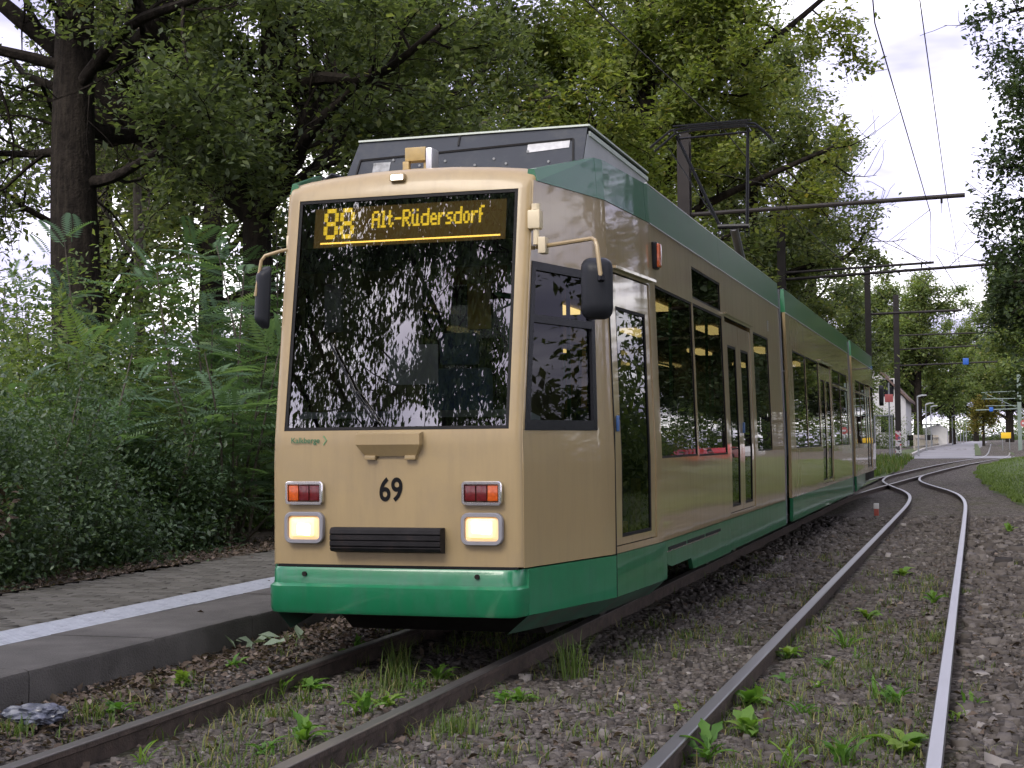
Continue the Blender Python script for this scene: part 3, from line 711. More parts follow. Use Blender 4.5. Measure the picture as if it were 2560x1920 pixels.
# front steps / low panel just behind the cab door seen under the skirt
# pantograph on the second car
pan = MB(); py = 19.5
pan.box((-.5, 19.6, 2.98), (.7, 21.6, 3.04))
pg = pan.build('pantograph', BLACKG, tram)
MB().tube([(.20, 21.3, 3.08), (.226, 20.4, 3.55), (.226, 19.52, 4.04)], [.05, .06, .055], 10).build('lower_arm', mat('panto_grey', (.10, .105, .12), .5), pg)
MB().tube([(.02, 19.5, 4.06), (.43, 19.5, 4.05)], .032, 8).build('elbow', BLACKG, pg)
MB().tube([(.048, 19.5, 4.06), (-.50, 19.44, 5.28)], .022, 8).tube([(.404, 19.5, 4.05), (.44, 19.44, 5.30)], .022, 8).build('upper_frame', BLACKG, pg)
MB().tube([(.0, 19.45, 4.15), (-.6, 19.38, 5.12)], .008, 6).build('guide_rod', BLACKG, pg)
mb = MB()
for dy, dz in ((-.14, 0), (.14, .01)):
    mb.tube([(-.83, 19.44+dy, 5.12), (-.70, 19.44+dy, 5.22), (-.55, 19.44+dy, 5.33+dz), (-.3, 19.44+dy, 5.36+dz), (.42, 19.44+dy, 5.37+dz), (.55, 19.44+dy, 5.345+dz), (.66, 19.44+dy, 5.25), (.76, 19.44+dy, 5.14)], .016, 6)
mb.bar((-.52, 19.3, 5.385), (.50, 19.3, 5.40), .03, .02); mb.bar((-.52, 19.58, 5.395), (.50, 19.58, 5.41), .03, .02)
for x in (-.5, .44): mb.tube([(x, 19.28, 5.32), (x, 19.62, 5.32)], .02, 6)
mb.tube([(-.5, 19.44, 5.24), (.44, 19.44, 5.27)], .014, 6)
mb.build('collector_head', BLACKG, pg)
mb = MB()
for x in (.06, .40):
    mb.tube([(x+.03*math.cos(a), 19.5, 3.97+.07*math.sin(a)) for a in np.linspace(0, 6.28, 9)], .006, 5, cap=False)
mb.build('cable_loop', BLACKG, pg)

# ---- interior
MB().box((-.70, 8.2, .57), (.70, 9.32, .60)).box((-.98, 9.3, .571), (.98, 17.4, .601)).build('floor', FLOORM, tram)
for a, b in ((18.1, 27.4), (28.2, 36.1)): MB().box((-.98, a, .57), (.98, b, .60)).build('floor', FLOORM, tram)
for a, b in ((9.4, 17.35), (18.1, 27.4), (28.2, 36.0)): MB().box((-.95, a, 2.50), (.95, b, 2.53)).build('interior_ceiling', INNER, tram)
for y0_, y1_ in ((12.6, 13.6), (16.0, 16.9), (20, 21), (24, 25)):
    for s in (1, -1): MB().rbox((s*.42-.09, y0_, 2.455), (s*.42+.09, y1_, 2.497), .008).build('ceiling_light', LIGHTM, tram)
# cab: dashboard, seat, partition, display
MB().prism([(8.08, 1.02), (8.05, 1.36), (8.30, 1.46), (8.62, 1.42), (8.62, 1.02)], 0, -.70, .70).build('dashboard', mat('dash_grey', (.42, .46, .50), .6, var=.1), tram)
mb = MB(); mb.rbox((-.22, 8.75, .98), (.22, 9.15, 1.08), .03); mb.rbox((-.22, 9.12, 1.05), (.22, 9.22, 1.75), .04); mb.rbox((-.13, 9.13, 1.77), (.13, 9.21, 1.98), .03); mb.build('driver_seat', SEATM, tram)
mb = MB(); mb.box((-.98, 9.42, .6), (-.35, 9.45, 2.5)); mb.box((.30, 9.42, .6), (.62, 9.45, 2.5)); mb.box((-.35, 9.42, .6), (.30, 9.45, 1.3)); mb.build('cab_partition', INNER, tram)
mb = MB(); mb.box((-.35, 9.43, 1.3), (.30, 9.436, 2.5)); mb.build('partition_glass', GLASSS, tram)
MB().rbox((-.20, 8.42, 1.62), (.12, 8.435, 1.86), .004).build('paper_sheet', PAPER, tram)
MB().rbox((-.62, 8.42, 1.95), (-.50, 8.46, 2.25), .02).build('cab_mirror', mat('cab_mirror_grey', (.3, .3, .31), .3), tram)
MB().box((-.02, 9.40, 2.02), (.14, 9.415, 2.32)).build('yellow_notice', mat('yellow_notice', (.55, .38, .05), .7), tram)
MB().tube([(.40, 8.7, 2.18), (.66, 8.55, 2.10)], .012, 6).tube([(.5, 8.66, .9), (.5, 8.66, 2.4)], .012, 6).build('cab_rail', GREENPOLE, tram)
for x, y in ((.62, 10.3), (.35, 10.6), (-.4, 10.6), (.6, 13.2), (.6, 15.1), (-.5, 13.2), (-.5, 15.1), (.6, 21.8), (.6, 23.9), (-.5, 22)): MB().tube([(x, y, .6), (x, y, 2.5)], .016, 8).build('grab_pole', GREENPOLE, tram)
for a, b in (((.62, 10.2, 2.2), (.62, 13.2, 2.2)), ((-.6, 10.2, 2.2), (-.6, 16, 2.2)), ((.6, 9.6, 1.2), (1.0, 9.6, 1.2))): MB().tube([a, b], .014, 6).build('grab_rail', GREENPOLE, tram)
for y in (10.7, 11.6, 12.5, 15.5, 16.4, 19.2, 20.2, 24.5, 25.4, 29.4, 30.3):
    for x in (.72, -.72):
        mb = MB(); mb.rbox((x-.21, y-.21, 1.0), (x+.21, y+.2, 1.07), .025); mb.rbox((x-.21, y+.15, 1.05), (x+.21, y+.21, 1.62), .025); mb.box((x-.05, y-.05, .6), (x+.05, y+.05, 1.0))
        mb.build('passenger_seat', SEATM, tram)
MB().rbox((.70, 9.55, .66), (.98, 9.72, .74), .01).build('yellow_step', mat('yellow_paint', (.6, .42, .02), .6), tram)

# destination display: dark amber panel, backlit lower edge and dot-matrix characters
def dsp(x, z, o=0.): return (x, lead(z)+.085+o, z)
mb = MB(); mb.add([dsp(-.615, 2.45), dsp(.60, 2.45), dsp(.60, 2.71), dsp(-.615, 2.71)], [(0, 1, 2, 3)])
disp = mb.build('destination_display', DISPB, tram, smooth=0)
mb = MB(); mb.add([dsp(-.57, 2.470, -.004), dsp(.57, 2.470, -.004), dsp(.57, 2.480, -.004), dsp(-.57, 2.480, -.004)], [(0, 1, 2, 3)]); mb.build('backlight', DISPL, disp, smooth=0)
mb = MB(); mb.box((-.66, 8.20, 2.30), (.66, 8.30, 2.44)); mb.build('display_housing', BLACK, disp)
FONT = {'A': '01110 10001 10001 11111 10001 10001 10001', 'l': '110 010 010 010 010 010 111', 't': '0100 0100 1110 0100 0100 0101 0010', '-': '0000 0000 0000 1111 0000 0000 0000',
        'R': '11110 10001 10001 11110 10100 10010 10001', 'u': '10010 00000 10010 10010 10010 10010 01111', 'd': '00001 00001 01111 10001 10001 10001 01111', 'e': '0000 0000 0110 1001 1111 1000 0111',
        'r': '0000 0000 1011 1100 1000 1000 1000', 's': '0000 0000 0111 1000 0110 0001 1110', 'o': '0000 0000 0110 1001 1001 1001 0110', 'f': '011 100 100 110 100 100 100', '8': '01110 10001 10001 01110 10001 10001 01110'}
def dots(txt, x, z, p, q, bold=1, wide=1.):
    """top-left at x,z; p pitch"""
    mb = MB()
    for ch in txt:
        rows = FONT[ch].split(); 
        for j, r in enumerate(rows):
            for i, c in enumerate(r):
                if c == '1':
                    for b_ in range(bold):
                        cx = x+(i+b_*.55)*p*wide; cz = z-j*q; s = p*.47; sz = q*.47; k = len(mb.v)
                        mb.v += [dsp(cx-s, cz-sz, -.006), dsp(cx+s, cz-sz, -.006), dsp(cx+s, cz+sz, -.006), dsp(cx-s, cz+sz, -.006)]; mb.f.append((k, k+1, k+2, k+3))
        x += (len(rows[0])+1)*p*wide
    return mb, x
mb, _ = dots('88', -.545, 2.675, .0165, .027, 2, 1.05); mb.build('line_number', DOTM, disp, smooth=0)
mb, xe = dots('Alt-Rudersdorf', -.238, 2.652, .0098, .0150, 2, 1.0); mb.build('destination_text', DOTM, disp, smooth=0)

# ------------------------------------------------------------------ ground
rng = np.random.default_rng(7)
def hg(x, y):
    """ground height of the track bed"""
    z = gz(y)-.115+.095*smst(y, 58, 68)
    z += .10*smst(x, 4.4, 6.2)
    z += .09*smst(-x, .62, 1.05)*(1-smst(-x, 1.6, 1.9))          # litter heaped against the platform
    if x < -3.2: z = gz(y)+.12+.25*smst(-x, 5, 14)
    elif x < -1.5: z = gz(y)-.1 if y < 40 else gz(y)+.02
    if x < .2 and y > 38: z = max(z, gz(y)-.02)
    return z
def sheet(name, xs, ys, zf, material, dz=0., jitter=.0):
    V = np.array([(x, y, zf(x, y)+dz) for y in ys for x in xs], dtype=np.float32)
    if jitter: V[:, 2] += rng.normal(0, jitter, len(V))
    nx = len(xs); F = [(j*nx+i, j*nx+i+1, (j+1)*nx+i+1, (j+1)*nx+i) for j in range(len(ys)-1) for i in range(nx-1)]
    return np_mesh(name, V, F, material, org=(0, 0, 0), smooth=True)
xs = [-900, -300, -100, -50, -30, -20, -14, -10, -7, -5, -4, -3.5, -3.3, -3.1, -2.4, -1.9, -1.5]+list(np.arange(-1.4, 6.6, .12))+[7, 8, 10, 14, 20, 30, 50, 100, 300, 900]
ys = [-400, -100, -40, -20, -10, -5, 0, 2]+list(np.arange(3, 16, .14))+list(np.arange(16, 40, .5))+list(np.arange(40, 100, 2.))+[110, 130, 160, 200, 300, 500, 900, 1500]
struct(sheet('ground', xs, ys, hg, BED, jitter=.006))
def near(x, y): return .012
# woodland floor behind the platform
struct(sheet('woodland_floor', [-60, -40, -25, -16, -12, -9, -7, -5.5, -4.6, -3.86], [-30, -10, 0, 4]+list(np.arange(6, 30, .8))+[34, 40, 50, 60], lambda x, y: hg(min(x, -3.3), y)+.03, SOIL, jitter=.015))
# lawns
LAWN_Y = [-30, 20, 24, 28, 33, 39, 45, 52, 57, 60, 62, 64, 66, 68, 70.5]; LAWN_X = [4.9, 4.9, 4.7, 4.35, 4.0, 3.7, 3.5, 3.35, 3.3, 3.35, 3.5, 3.8, 4.25, 4.65, 5.0]
def lawn_x(y): return float(np.interp(y, LAWN_Y, LAWN_X))+.10*math.sin(y*1.1)+.05*math.sin(y*2.7)
mb = MB(); lu = [0, .12, .4, 1, 2, 4, 8, 14, 24, 60]; ly = [-30, -10, 0, 8]+list(np.arange(14, 71, 1.0))
for y in ly:
    for k, u in enumerate(lu): mb.v.append((lawn_x(y)+u, y, max(hg(lawn_x(y)+u, y), gz(y)-.05)+(.025 if k else -.09)))
for a in range(len(ly)-1):
    for k in range(len(lu)-1): q = a*len(lu)+k; mb.f.append((q, q+1, q+1+len(lu), q+len(lu)))
lawn = struct(mb.build('lawn', TURF))
struct(sheet('far_lawn', [4.95, 6, 8, 12, 20, 40], [77, 82, 90, 110, 150, 220], lambda x, y: gz(y)+.01, TURF))
struct(sheet('verge', [-2.2, -1.5, -.9, -.5, .0, .3], [40, 44, 48, 52, 56, 60, 64, 68, 71], lambda x, y: gz(y)+.06-.1*smst(x, -.3, .3), TURF))
struct(sheet('verge', [-14, -8, -4, -1, .25], [75.8, 80, 90, 110, 140, 180], lambda x, y: gz(y)+.01, TURF))
struct(sheet('median', [3.2, 3.5], [77, 90, 120, 160], lambda x, y: gz(y)+.012, TURF))
# roads
struct(sheet('cross_street', [-60, -20, -8, 0, 3, 5, 10, 20, 60], [71.2, 73.5, 76], lambda x, y: gz(y)-.006, ASPH))
def road_strip(name, cl, w, material, dz):
    mb = MB()
    for x, y in cl: mb.v += [(x-w/2, y, gz(y)+dz), (x+w/2, y, gz(y)+dz)]
    for i in range(len(cl)-1): mb.f.append((2*i, 2*i+1, 2*i+3, 2*i+2))
    return struct(mb.build(name, material, smooth=0))
road_strip('road', [(1.75, 75.9), (1.9, 90), (2.2, 110), (2.6, 140), (3.0, 180), (4.5, 260)], 2.9, ASPH, -.002)
mb = MB()
for (xa, ya), (xb, yb) in zip([(.22, 76), (.4, 90), (.7, 110), (1.1, 140)], [(.4, 90), (.7, 110), (1.1, 140), (1.5, 180)]): mb.bar((xa, ya, gz(ya)+.06), (xb, yb, gz(yb)+.06), .15, .14)
struct(mb.build('kerb', mat('pale_kerb', (.3, .29, .28), .9, var=.1)))

# ------------------------------------------------------------------ tram tracks
def smooth_path(pts, n=12):
    P = [np.array(p, float) for p in pts]; out = []
    for i in range(len(P)-1):
        p0, p1, p2, p3 = P[max(i-1, 0)], P[i], P[i+1], P[min(i+2, len(P)-1)]
        for k in range(n):
            t = k/n; out.append(.5*((2*p1)+(-p0+p2)*t+(2*p0-5*p1+4*p2-p3)*t*t+(-p0+3*p1-3*p2+p3)*t**3))
    out.append(P[-1]); return np.array(out)
RT = smooth_path([(2.47, -12), (2.47, 0), (2.475, 12), (2.48, 24), (2.46, 30), (2.33, 34), (2.08, 37), (1.70, 40), (1.34, 43), (1.09, 46), (.98, 50), (1.10, 54), (1.50, 58), (2.20, 62), (3.05, 66), (3.75, 70), (4.15, 75), (4.4, 82), (4.6, 95), (4.9, 120), (5.6, 170), (8, 260)])
LT = smooth_path([(0, -12), (0, 0), (0, 15), (0, 30), (.08, 35), (.25, 39), (.52, 44), (.80, 49), (1.05, 53.3)])
def offset_path(P, d):
    T = np.gradient(P, axis=0); T /= np.linalg.norm(T, axis=1)[:, None]
    return P+np.stack([T[:, 1], -T[:, 0]], 1)*d
def sweep(P, prof, closed=True):
    mb = MB(); T = np.gradient(P, axis=0); T /= np.linalg.norm(T, axis=1)[:, None]; n = len(prof)
    for p, t in zip(P, T):
        z = gz(p[1])
        for dx, dz in prof: mb.v.append((p[0]+t[1]*dx, p[1]-t[0]*dx, z+dz))
    for i in range(len(P)-1):
        for j in range(n if closed else n-1): mb.f.append((i*n+j, (i+1)*n+j, (i+1)*n+(j+1) % n, i*n+(j+1) % n))
    if closed: mb.f.append(tuple(range(n))); mb.f.append(tuple((len(P)-1)*n+j for j in range(n))[::-1])
    return mb
body = [(-.06, -.14), (-.06, -.128), (-.009, -.115), (-.009, -.042), (-.033, -.030), (-.0345, -.008), (.0345, -.008), (.033, -.030), (.009, -.042), (.009, -.115), (.06, -.128), (.06, -.14)]
head = [(.0342, -.009), (.034, -.004), (.028, -.0005), (-.028, -.0005), (-.034, -.004), (-.0342, -.009)]
def track(P, label, top):
    t = empty('tram_track', (float(P[0][0]), 0, 0)); tag(t, label, 'track')
    for d in (-.53, .53):
        Q = offset_path(P, d); r = sweep(Q, body[::-1]).build('rail', RUST, t, smooth=25); sweep(Q, head, False).build('running_surface', top, r, smooth=25)
    return t
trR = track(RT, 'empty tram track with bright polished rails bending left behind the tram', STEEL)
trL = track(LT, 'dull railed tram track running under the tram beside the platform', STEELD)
# check rail / switch blades by the turnout and far sleepers
for d in (-.44, .44):
    Q = offset_path(RT[150:], d)[30:60]
mb0 = None
for y in np.arange(77, 112, .75):
    x = float(np.interp(y, RT[:, 1], RT[:, 0]))
    MB().box((x-.95, y-.12, gz(y)-.12), (x+.95, y+.12, gz(y)-.045)).build('sleeper', mat('sleeper_concrete', (.22, .20, .18), .9, var=.2), trR, smooth=0)
struct(road_strip('track_bed_strip', [(4.2, 76.2), (4.4, 82), (4.6, 95), (4.9, 120), (5.6, 170)], 2.2, BED, -.014))
tag(MB().rbox((1.47, 27.1, -.1), (1.55, 27.18, .11), .01).build('marker_post', mat('marker_red', (.28, .06, .045), .6), org=(1.5, 27.1, -.1)), 'short red and white marker post in the gravel between the tracks', 'marker')
mk = bpy.data.objects['marker_post']; MB().rbox((1.465, 27.095, .02), (1.555, 27.185, .115), .008).build('white_cap', WHITEP, mk)

# ------------------------------------------------------------------ platform
plat = struct(empty('platform', (-2.6, 10, .0)))
PZ = .172
MB().box((-3.84, -14, -.2), (-1.36, 38, PZ-.055)).build('platform_base', SOIL, plat)
rr = random.Random(3)
def kerb_mesh(y0, y1, dz, dx):
    return MB().prism([(-1.992, -.25), (-1.992, PZ-.002), (-1.325, PZ), (-1.30, PZ-.022), (-1.305, -.25)], 1, y0, y1)
y = -14.0
while y < 38:
    a = y+.004; b = y+1.196; dz = rr.uniform(-.003, .003); dx = rr.uniform(-.003, .003)
    MB().prism([(-1.992+dx, -.25), (-1.992+dx, PZ-.002+dz), (-1.328+dx, PZ+dz), (-1.308+dx, PZ-.008+dz), (-1.300+dx, PZ-.026+dz), (-1.305+dx, -.25)], 1, a, b).build('kerb_stone', CONC, plat, smooth=40)
    y += 1.2
tile = None; tiles = []
def tile_mesh():
    mb = MB(); w = .378; n = 9; prof = [(0, -.06), (0, 0)]
    for k in range(n):
        x0 = .008+k*(w-.016)/n; p = (w-.016)/n
        prof += [(x0, 0), (x0+p*.14, .0045), (x0+p*.50, .0045), (x0+p*.64, 0)]
    prof += [(w, 0), (w, -.06)]
    mb.prism(prof[::-1], 1, 0, .297); return mb
y = -6.0
t0 = None
while y < 36:
    if t0 is None:
        t0 = tile_mesh().build('tactile_tile', TACT, plat, smooth=0)
        # re-origin to the platform's own frame
        t0.data.transform(Matrix.Translation(ORG[plat.name])); o = t0
    else: o = t0.copy(); C.objects.link(o)
    o.location = Vector((-2.374+rr.uniform(-.001, .001), y, PZ+rr.uniform(-.002, .001)))-ORG[plat.name]
    y += .30
# pavers
pv = MB().rbox((0, 0, -.06), (.194, .094, 0), .006, 1).build('paver', PAVERM, plat, smooth=0)
pv.data.transform(Matrix.Translation(ORG[plat.name]))
variants = [pv.data]
for k in range(3):
    m = pv.data.copy(); variants.append(m)
for m, t in zip(variants, (.15, .4, .62, .9)):
    a = m.attributes.new('tint', 'FLOAT', 'FACE'); a.data.foreach_set('value', [t]*len(m.polygons))
cells = []
for j in range(int((38+8)/.1)):
    yy = -8+j*.1
    for i in range(9):
        xx = -2.382-.194-i*.2+(.1 if j % 2 else 0)
        if xx < -3.86 or xx+.194 > -2.37: continue
        cells.append((xx, yy))
def vis_key(c):
    x, y_ = c; dx = 3.18-x
    lo, hi = .478*y_, .735*y_           # between the frame edge and the tram's nose
    d = max(0, lo-dx, dx-hi); return d*6+abs(y_-10.5)*.2
order = sorted(cells, key=vis_key)
nearc, rest = order[:300], order[300:]
first = True
for xx, yy in nearc:
    if first: o = pv; first = False
    else: o = pv.copy(); C.objects.link(o)
    o.data = variants[rr.randrange(4)]
    o.location = Vector((xx, yy, PZ-.004+rr.uniform(-.003, .003)))-ORG[plat.name]
    o.rotation_euler = (rr.uniform(-.012, .012), rr.uniform(-.012, .012), rr.uniform(-.012, .012))
n = len(rest); A = np.array(rest); Z = PZ-.004+rng.uniform(-.003, .003, n)
c0 = np.array([(0, 0, -.03), (.194, 0, -.03), (.194, .094, -.03), (0, .094, -.03), (.004, .004, 0), (.19, .004, 0), (.19, .09, 0), (.004, .09, 0)])
V = (c0[None]+np.stack([A[:, 0], A[:, 1], Z], 1)[:, None]).reshape(-1, 3)
F0 = np.array([(4, 5, 6, 7), (0, 1, 5, 4), (1, 2, 6, 5), (2, 3, 7, 6), (3, 0, 4, 7)])
F = (F0[None]+np.arange(n)[:, None, None]*8).reshape(-1, 4)
np_mesh('paving', V, F, PAVERM, parent=plat, tint=np.repeat(rng.random(n), 5), kind='stuff')

# ------------------------------------------------------------------ foliage machinery
def rand_unit(n):
    v = rng.normal(size=(n, 3)); return v/np.linalg.norm(v, axis=1)[:, None]
def leaf_quads(P, size, flat=.5, droop=0., aspect=.55, fold=.18):
    """P (n,3) leaf base points -> vertices and faces of folded rhombic leaves"""
    n = len(P); d = rand_unit(n); d[:, 2] = d[:, 2]*flat-droop; d /= np.linalg.norm(d, axis=1)[:, None]
    up = rand_unit(n)*.7+np.array([0, 0, 1.0]); s = np.cross(d, up); s /= np.linalg.norm(s, axis=1)[:, None]+1e-9
    nn = np.cross(s, d); L = (size*rng.uniform(.45, 1.45, n))[:, None]; W = L*aspect*.5
    m = P+d*L*.5
    V = np.stack([P, m+s*W+nn*L*fold*.5, P+d*L, m-s*W+nn*L*fold*.5], 1).reshape(-1, 3)
    k = np.arange(n)[:, None]*4
    F = np.concatenate([k+np.array([[0, 1, 2]]), k+np.array([[0, 2, 3]])], 1).reshape(-1, 3)
    return V, F
def leaf_tint(P, n, center=.4, spread=.16, clump=.5):
    """slow variation over the crown plus per-leaf scatter"""
    ph = rng.uniform(0, 6, 3)
    slow = (np.sin(P[:, 0]*clump*2+ph[0])+np.sin(P[:, 1]*clump*2.3+ph[1])+np.sin(P[:, 2]*clump*2.7+ph[2]))/3
    t = np.clip(center+.12*slow+rng.normal(0, spread, n), 0, 1); return np.repeat(t, 2)
def polyline(p, d, length, n, wob, up):
    pts = [np.array(p, float)]; d = np.array(d, float); d /= np.linalg.norm(d)
    for k in range(n):
        d = d+rng.normal(0, wob, 3)+np.array([0, 0, up]); d /= np.linalg.norm(d)
        pts.append(pts[-1]+d*length/n)
    return pts
class Tree:
    def __init__(s): s.tubes = []; s.twigs = []
    def limb(s, pts, r0, r1, lvl):
        n = len(pts); s.tubes.append((pts, [r0+(r1-r0)*(k/(n-1)) for k in range(n)], 8 if lvl == 0 else (6 if lvl == 1 else 4)))
    def grow(s, pts, r0, lvl, spread=1., sub=(6, 6), up=.04, lens=(2.2, 1.1), bare=.25):
        """children along a limb; leaves sit on the last level"""
        pts = [np.array(q) for q in pts]
        n = len(pts); cnt = sub[0] if lvl == 1 else sub[1]
        if lvl >= 3: s.twigs.append(pts); return
        for k in range(cnt):
            t = bare+(1-bare)*(k+rng.random())/cnt; i = min(int(t*(n-1)), n-2); f = t*(n-1)-i
            p = pts[i]*(1-f)+pts[i+1]*f; d0 = pts[i+1]-pts[i]; d0 /= np.linalg.norm(d0)
            d = d0*.55+rand_unit(1)[0]*spread; d[2] += .05
            L = (lens[0] if lvl == 1 else lens[1])*rng.uniform(.6, 1.25)*(1.15-.4*t)
            q = polyline(p, d, L, 5 if lvl == 1 else 4, .22, up)
            r = r0*(1-.6*t)*.42
            s.limb(q, max(.008, r), .006, lvl+1); s.grow(q, r, lvl+1, spread, sub, up, lens, .2)
        s.twigs.append(pts[-3:])
    def build(s, name, label, cat, group, base, bark, leafm, n_leaves, leaf_size, sig=.22, tint=.4, flat=.6, droop=.0, keep=None):
        root = empty(name, base); tag(root, label, cat, group)
        mb = MB()
        for pts, rad, n in s.tubes: mb.tube(pts, rad, n, cap=False)
        mb.build('trunk', bark, root, smooth=60)
        segs = [(a, b) for t in s.twigs for a, b in zip(t[:-1], t[1:])]
        A = np.array([a for a, b in segs]); B = np.array([b for a, b in segs])
        idx = rng.integers(0, len(segs), n_leaves); u = rng.random(n_leaves)[:, None]
        P = A[idx]*(1-u)+B[idx]*u+rng.normal(0, sig, (n_leaves, 3))*np.array([1, 1, .75])
        for pts, rad, n_ in (s.tubes if getattr(s, 'clear', False) else []):
            if rad[0] < .085: continue
            for a, b, r_ in zip(pts[:-1], pts[1:], rad):
                if r_ < .05: continue
                a, b = np.array(a), np.array(b); d = b-a; L_ = d@d+1e-9
                t = np.clip(((P-a)@d)/L_, 0, 1)[:, None]; dist = np.linalg.norm(P-(a+t*d), axis=1)
                P = P[dist > r_+.30+.25*rng.random(len(P))]
        if keep is not None: P = P[keep(P)]
        V, F = leaf_quads(P, leaf_size, flat, droop)
        np_mesh('crown', V, F, leafm, parent=root, tint=leaf_tint(P, len(P), tint), kind=None)
        return root
def oak(base, trunk, r, limbs, label, leafm=LEAF_D, n=30000, size=.10, group='broadleaf trees behind the platform', bark=BARK, auto=0, hb=3., ht=9., Lr=4.5, sub=(7, 6), lens=(2.0, 1.0), sig=.2, tint=.4, name='oak_tree', keep=None, azim=None, flat=.6, droop=0., limb_up=.05, elev=(5, 50), clear=False):
    """trunk: list of points from the base; limbs: explicit polylines with radius; auto: number of further limbs"""
    T = Tree(); T.clear = clear; trunk = [np.array(p, float) for p in trunk]
    T.limb(smooth_path3(trunk), r, r*.45, 0)
    for pts, lr in limbs:
        pts = smooth_path3([np.array(p, float) for p in pts]); T.limb(pts, lr, lr*.3, 1); T.grow(pts, lr, 1, sub=sub, lens=lens)
    tz = [p[2] for p in trunk]
    for k in range(auto):
        z = hb+(ht-hb)*(k+rng.random())/auto
        zc = min(z, tz[-1]); p = np.array([np.interp(zc, tz, [q[i] for q in trunk]) for i in range(3)])
        az = rng.uniform(*(azim or (0, 2*math.pi))); el = R(rng.uniform(*elev))
        d = (math.cos(az)*math.cos(el), math.sin(az)*math.cos(el), math.sin(el))
        L = Lr*rng.uniform(.7, 1.15)*(1.1-.45*(z-hb)/(ht-hb+.01))
        pts = polyline(p, d, L, 8, .16, limb_up); lr = r*.38*rng.uniform(.7, 1.1)
        T.limb(pts, lr, lr*.25, 1); T.grow(pts, lr, 1, sub=sub, lens=lens)
    if tz[-1] > hb:
        T.grow(trunk[-3:] if len(trunk) > 3 else trunk, r*.5, 1, sub=sub, lens=lens)
    return T.build(name, label, 'tree', group, base, bark, leafm, n, size, sig, tint, flat, droop, keep)
def smooth_path3(pts, n=4):
    P = [np.array(p, float) for p in pts]; out = []
    for i in range(len(P)-1):
        p0, p1, p2, p3 = P[max(i-1, 0)], P[i], P[i+1], P[min(i+2, len(P)-1)]
        for k in range(n):
            t = k/n; out.append(.5*((2*p1)+(-p0+p2)*t+(2*p0-5*p1+4*p2-p3)*t*t+(-p0+3*p1-3*p2+p3)*t**3))
    out.append(P[-1]); return out

# ------------------------------------------------------------------ trees behind the platform and tram
g = .2
oak((-8.7, 18, g), [(-8.55, 18, g), (-8.62, 18, 2.5), (-8.72, 18, 5), (-8.75, 18.1, 8), (-8.6, 18, 12)], .43,
    [([(-8.7, 18, 4.9), (-8.1, 18, 4.95), (-7.3, 17.8, 5.2), (-6.4, 17.4, 5.3)], .10), ([(-8.7, 18, 6.2), (-7.6, 17.6, 6.9), (-6.2, 17, 7.0), (-4.6, 16.5, 7.3)], .10),
     ([(-8.7, 18, 6.5), (-10, 17.5, 6.8), (-11.6, 17, 6.6), (-13, 16.5, 6.9)], .09), ([(-8.7, 18, 5.4), (-9.8, 18.6, 5.5), (-11.2, 19, 5.7)], .09)],
    'thick straight dark oak trunk rising behind the shrubs, leftmost of the trees', n=76000, auto=9, hb=5.6, ht=11, Lr=5, tint=.42, size=.11, sig=.17, clear=True, keep=lambda P: (np.hypot(P[:, 0]+8.7, P[:, 1]-18) > 1.5) | (P[:, 2] > 7))
oak((-7.2, 20.5, g), [(-6.9, 20.5, g), (-7.05, 20.5, 2.5), (-7.2, 20.5, 4.9)], .42,
    [([(-7.2, 20.5, 4.8), (-7.9, 20.3, 5.5), (-9.0, 20, 6.3), (-10.2, 19.7, 7.4), (-11.2, 19.5, 8.3), (-12, 19.3, 9.6)], .27),
     ([(-7.15, 20.5, 4.7), (-7.0, 20.6, 6), (-6.95, 20.6, 7.6), (-6.8, 20.5, 9.5), (-6.5, 20.5, 11.5)], .26),
     ([(-8.6, 20.2, 6.0), (-8.7, 20.2, 7.2), (-9.0, 20.1, 8.8)], .13), ([(-7.0, 20.6, 6.2), (-6.0, 20, 6.6), (-4.8, 19.4, 6.4), (-3.6, 18.9, 6.9)], .13),
     ([(-6.95, 20.6, 7.4), (-5.8, 20.6, 8.3), (-4.3, 20.6, 8.6), (-2.9, 20.3, 9.0)], .13), ([(-7.2, 20.5, 4.6), (-6.2, 19.9, 5.1), (-5.2, 19.4, 5.3)], .09)],
    'big dark oak whose trunk forks into two leaning limbs', n=74000, auto=6, hb=6.6, ht=11, Lr=4.5, tint=.42, size=.11, sig=.17, clear=True, keep=lambda P: (np.hypot(P[:, 0]+8.2, P[:, 1]-17.2) > 1.6) | (P[:, 2] > 7))
oak((-11.2, 24, g), [(-11.2, 24, g), (-11.3, 24, 4), (-11.35, 24, 7.5), (-11.2, 24, 10)], .11, [], 'slim pale young trunk between the straight oak and the forked oak', n=9000, auto=9, hb=4, ht=10, Lr=2.4, tint=.45, bark=BARKG, size=.10)
oak((-8.6, 31, g), [(-8.6, 31, g), (-8.6, 31, 4), (-8.8, 31, 7), (-8.9, 31, 10), (-8.7, 31, 14)], .30,
    [([(-8.7, 31, 6.5), (-7.6, 30.5, 7.6), (-6.2, 30, 8.2), (-4.9, 29.6, 8.4)], .12), ([(-8.8, 31, 8), (-10, 30.6, 9), (-11.4, 30, 9.6)], .12)],
    'grey barked tree showing pale forked branches directly behind the tram roof', n=70000, auto=14, hb=5, ht=14, Lr=4.6, tint=.46, bark=BARKG, size=.13, sig=.19)
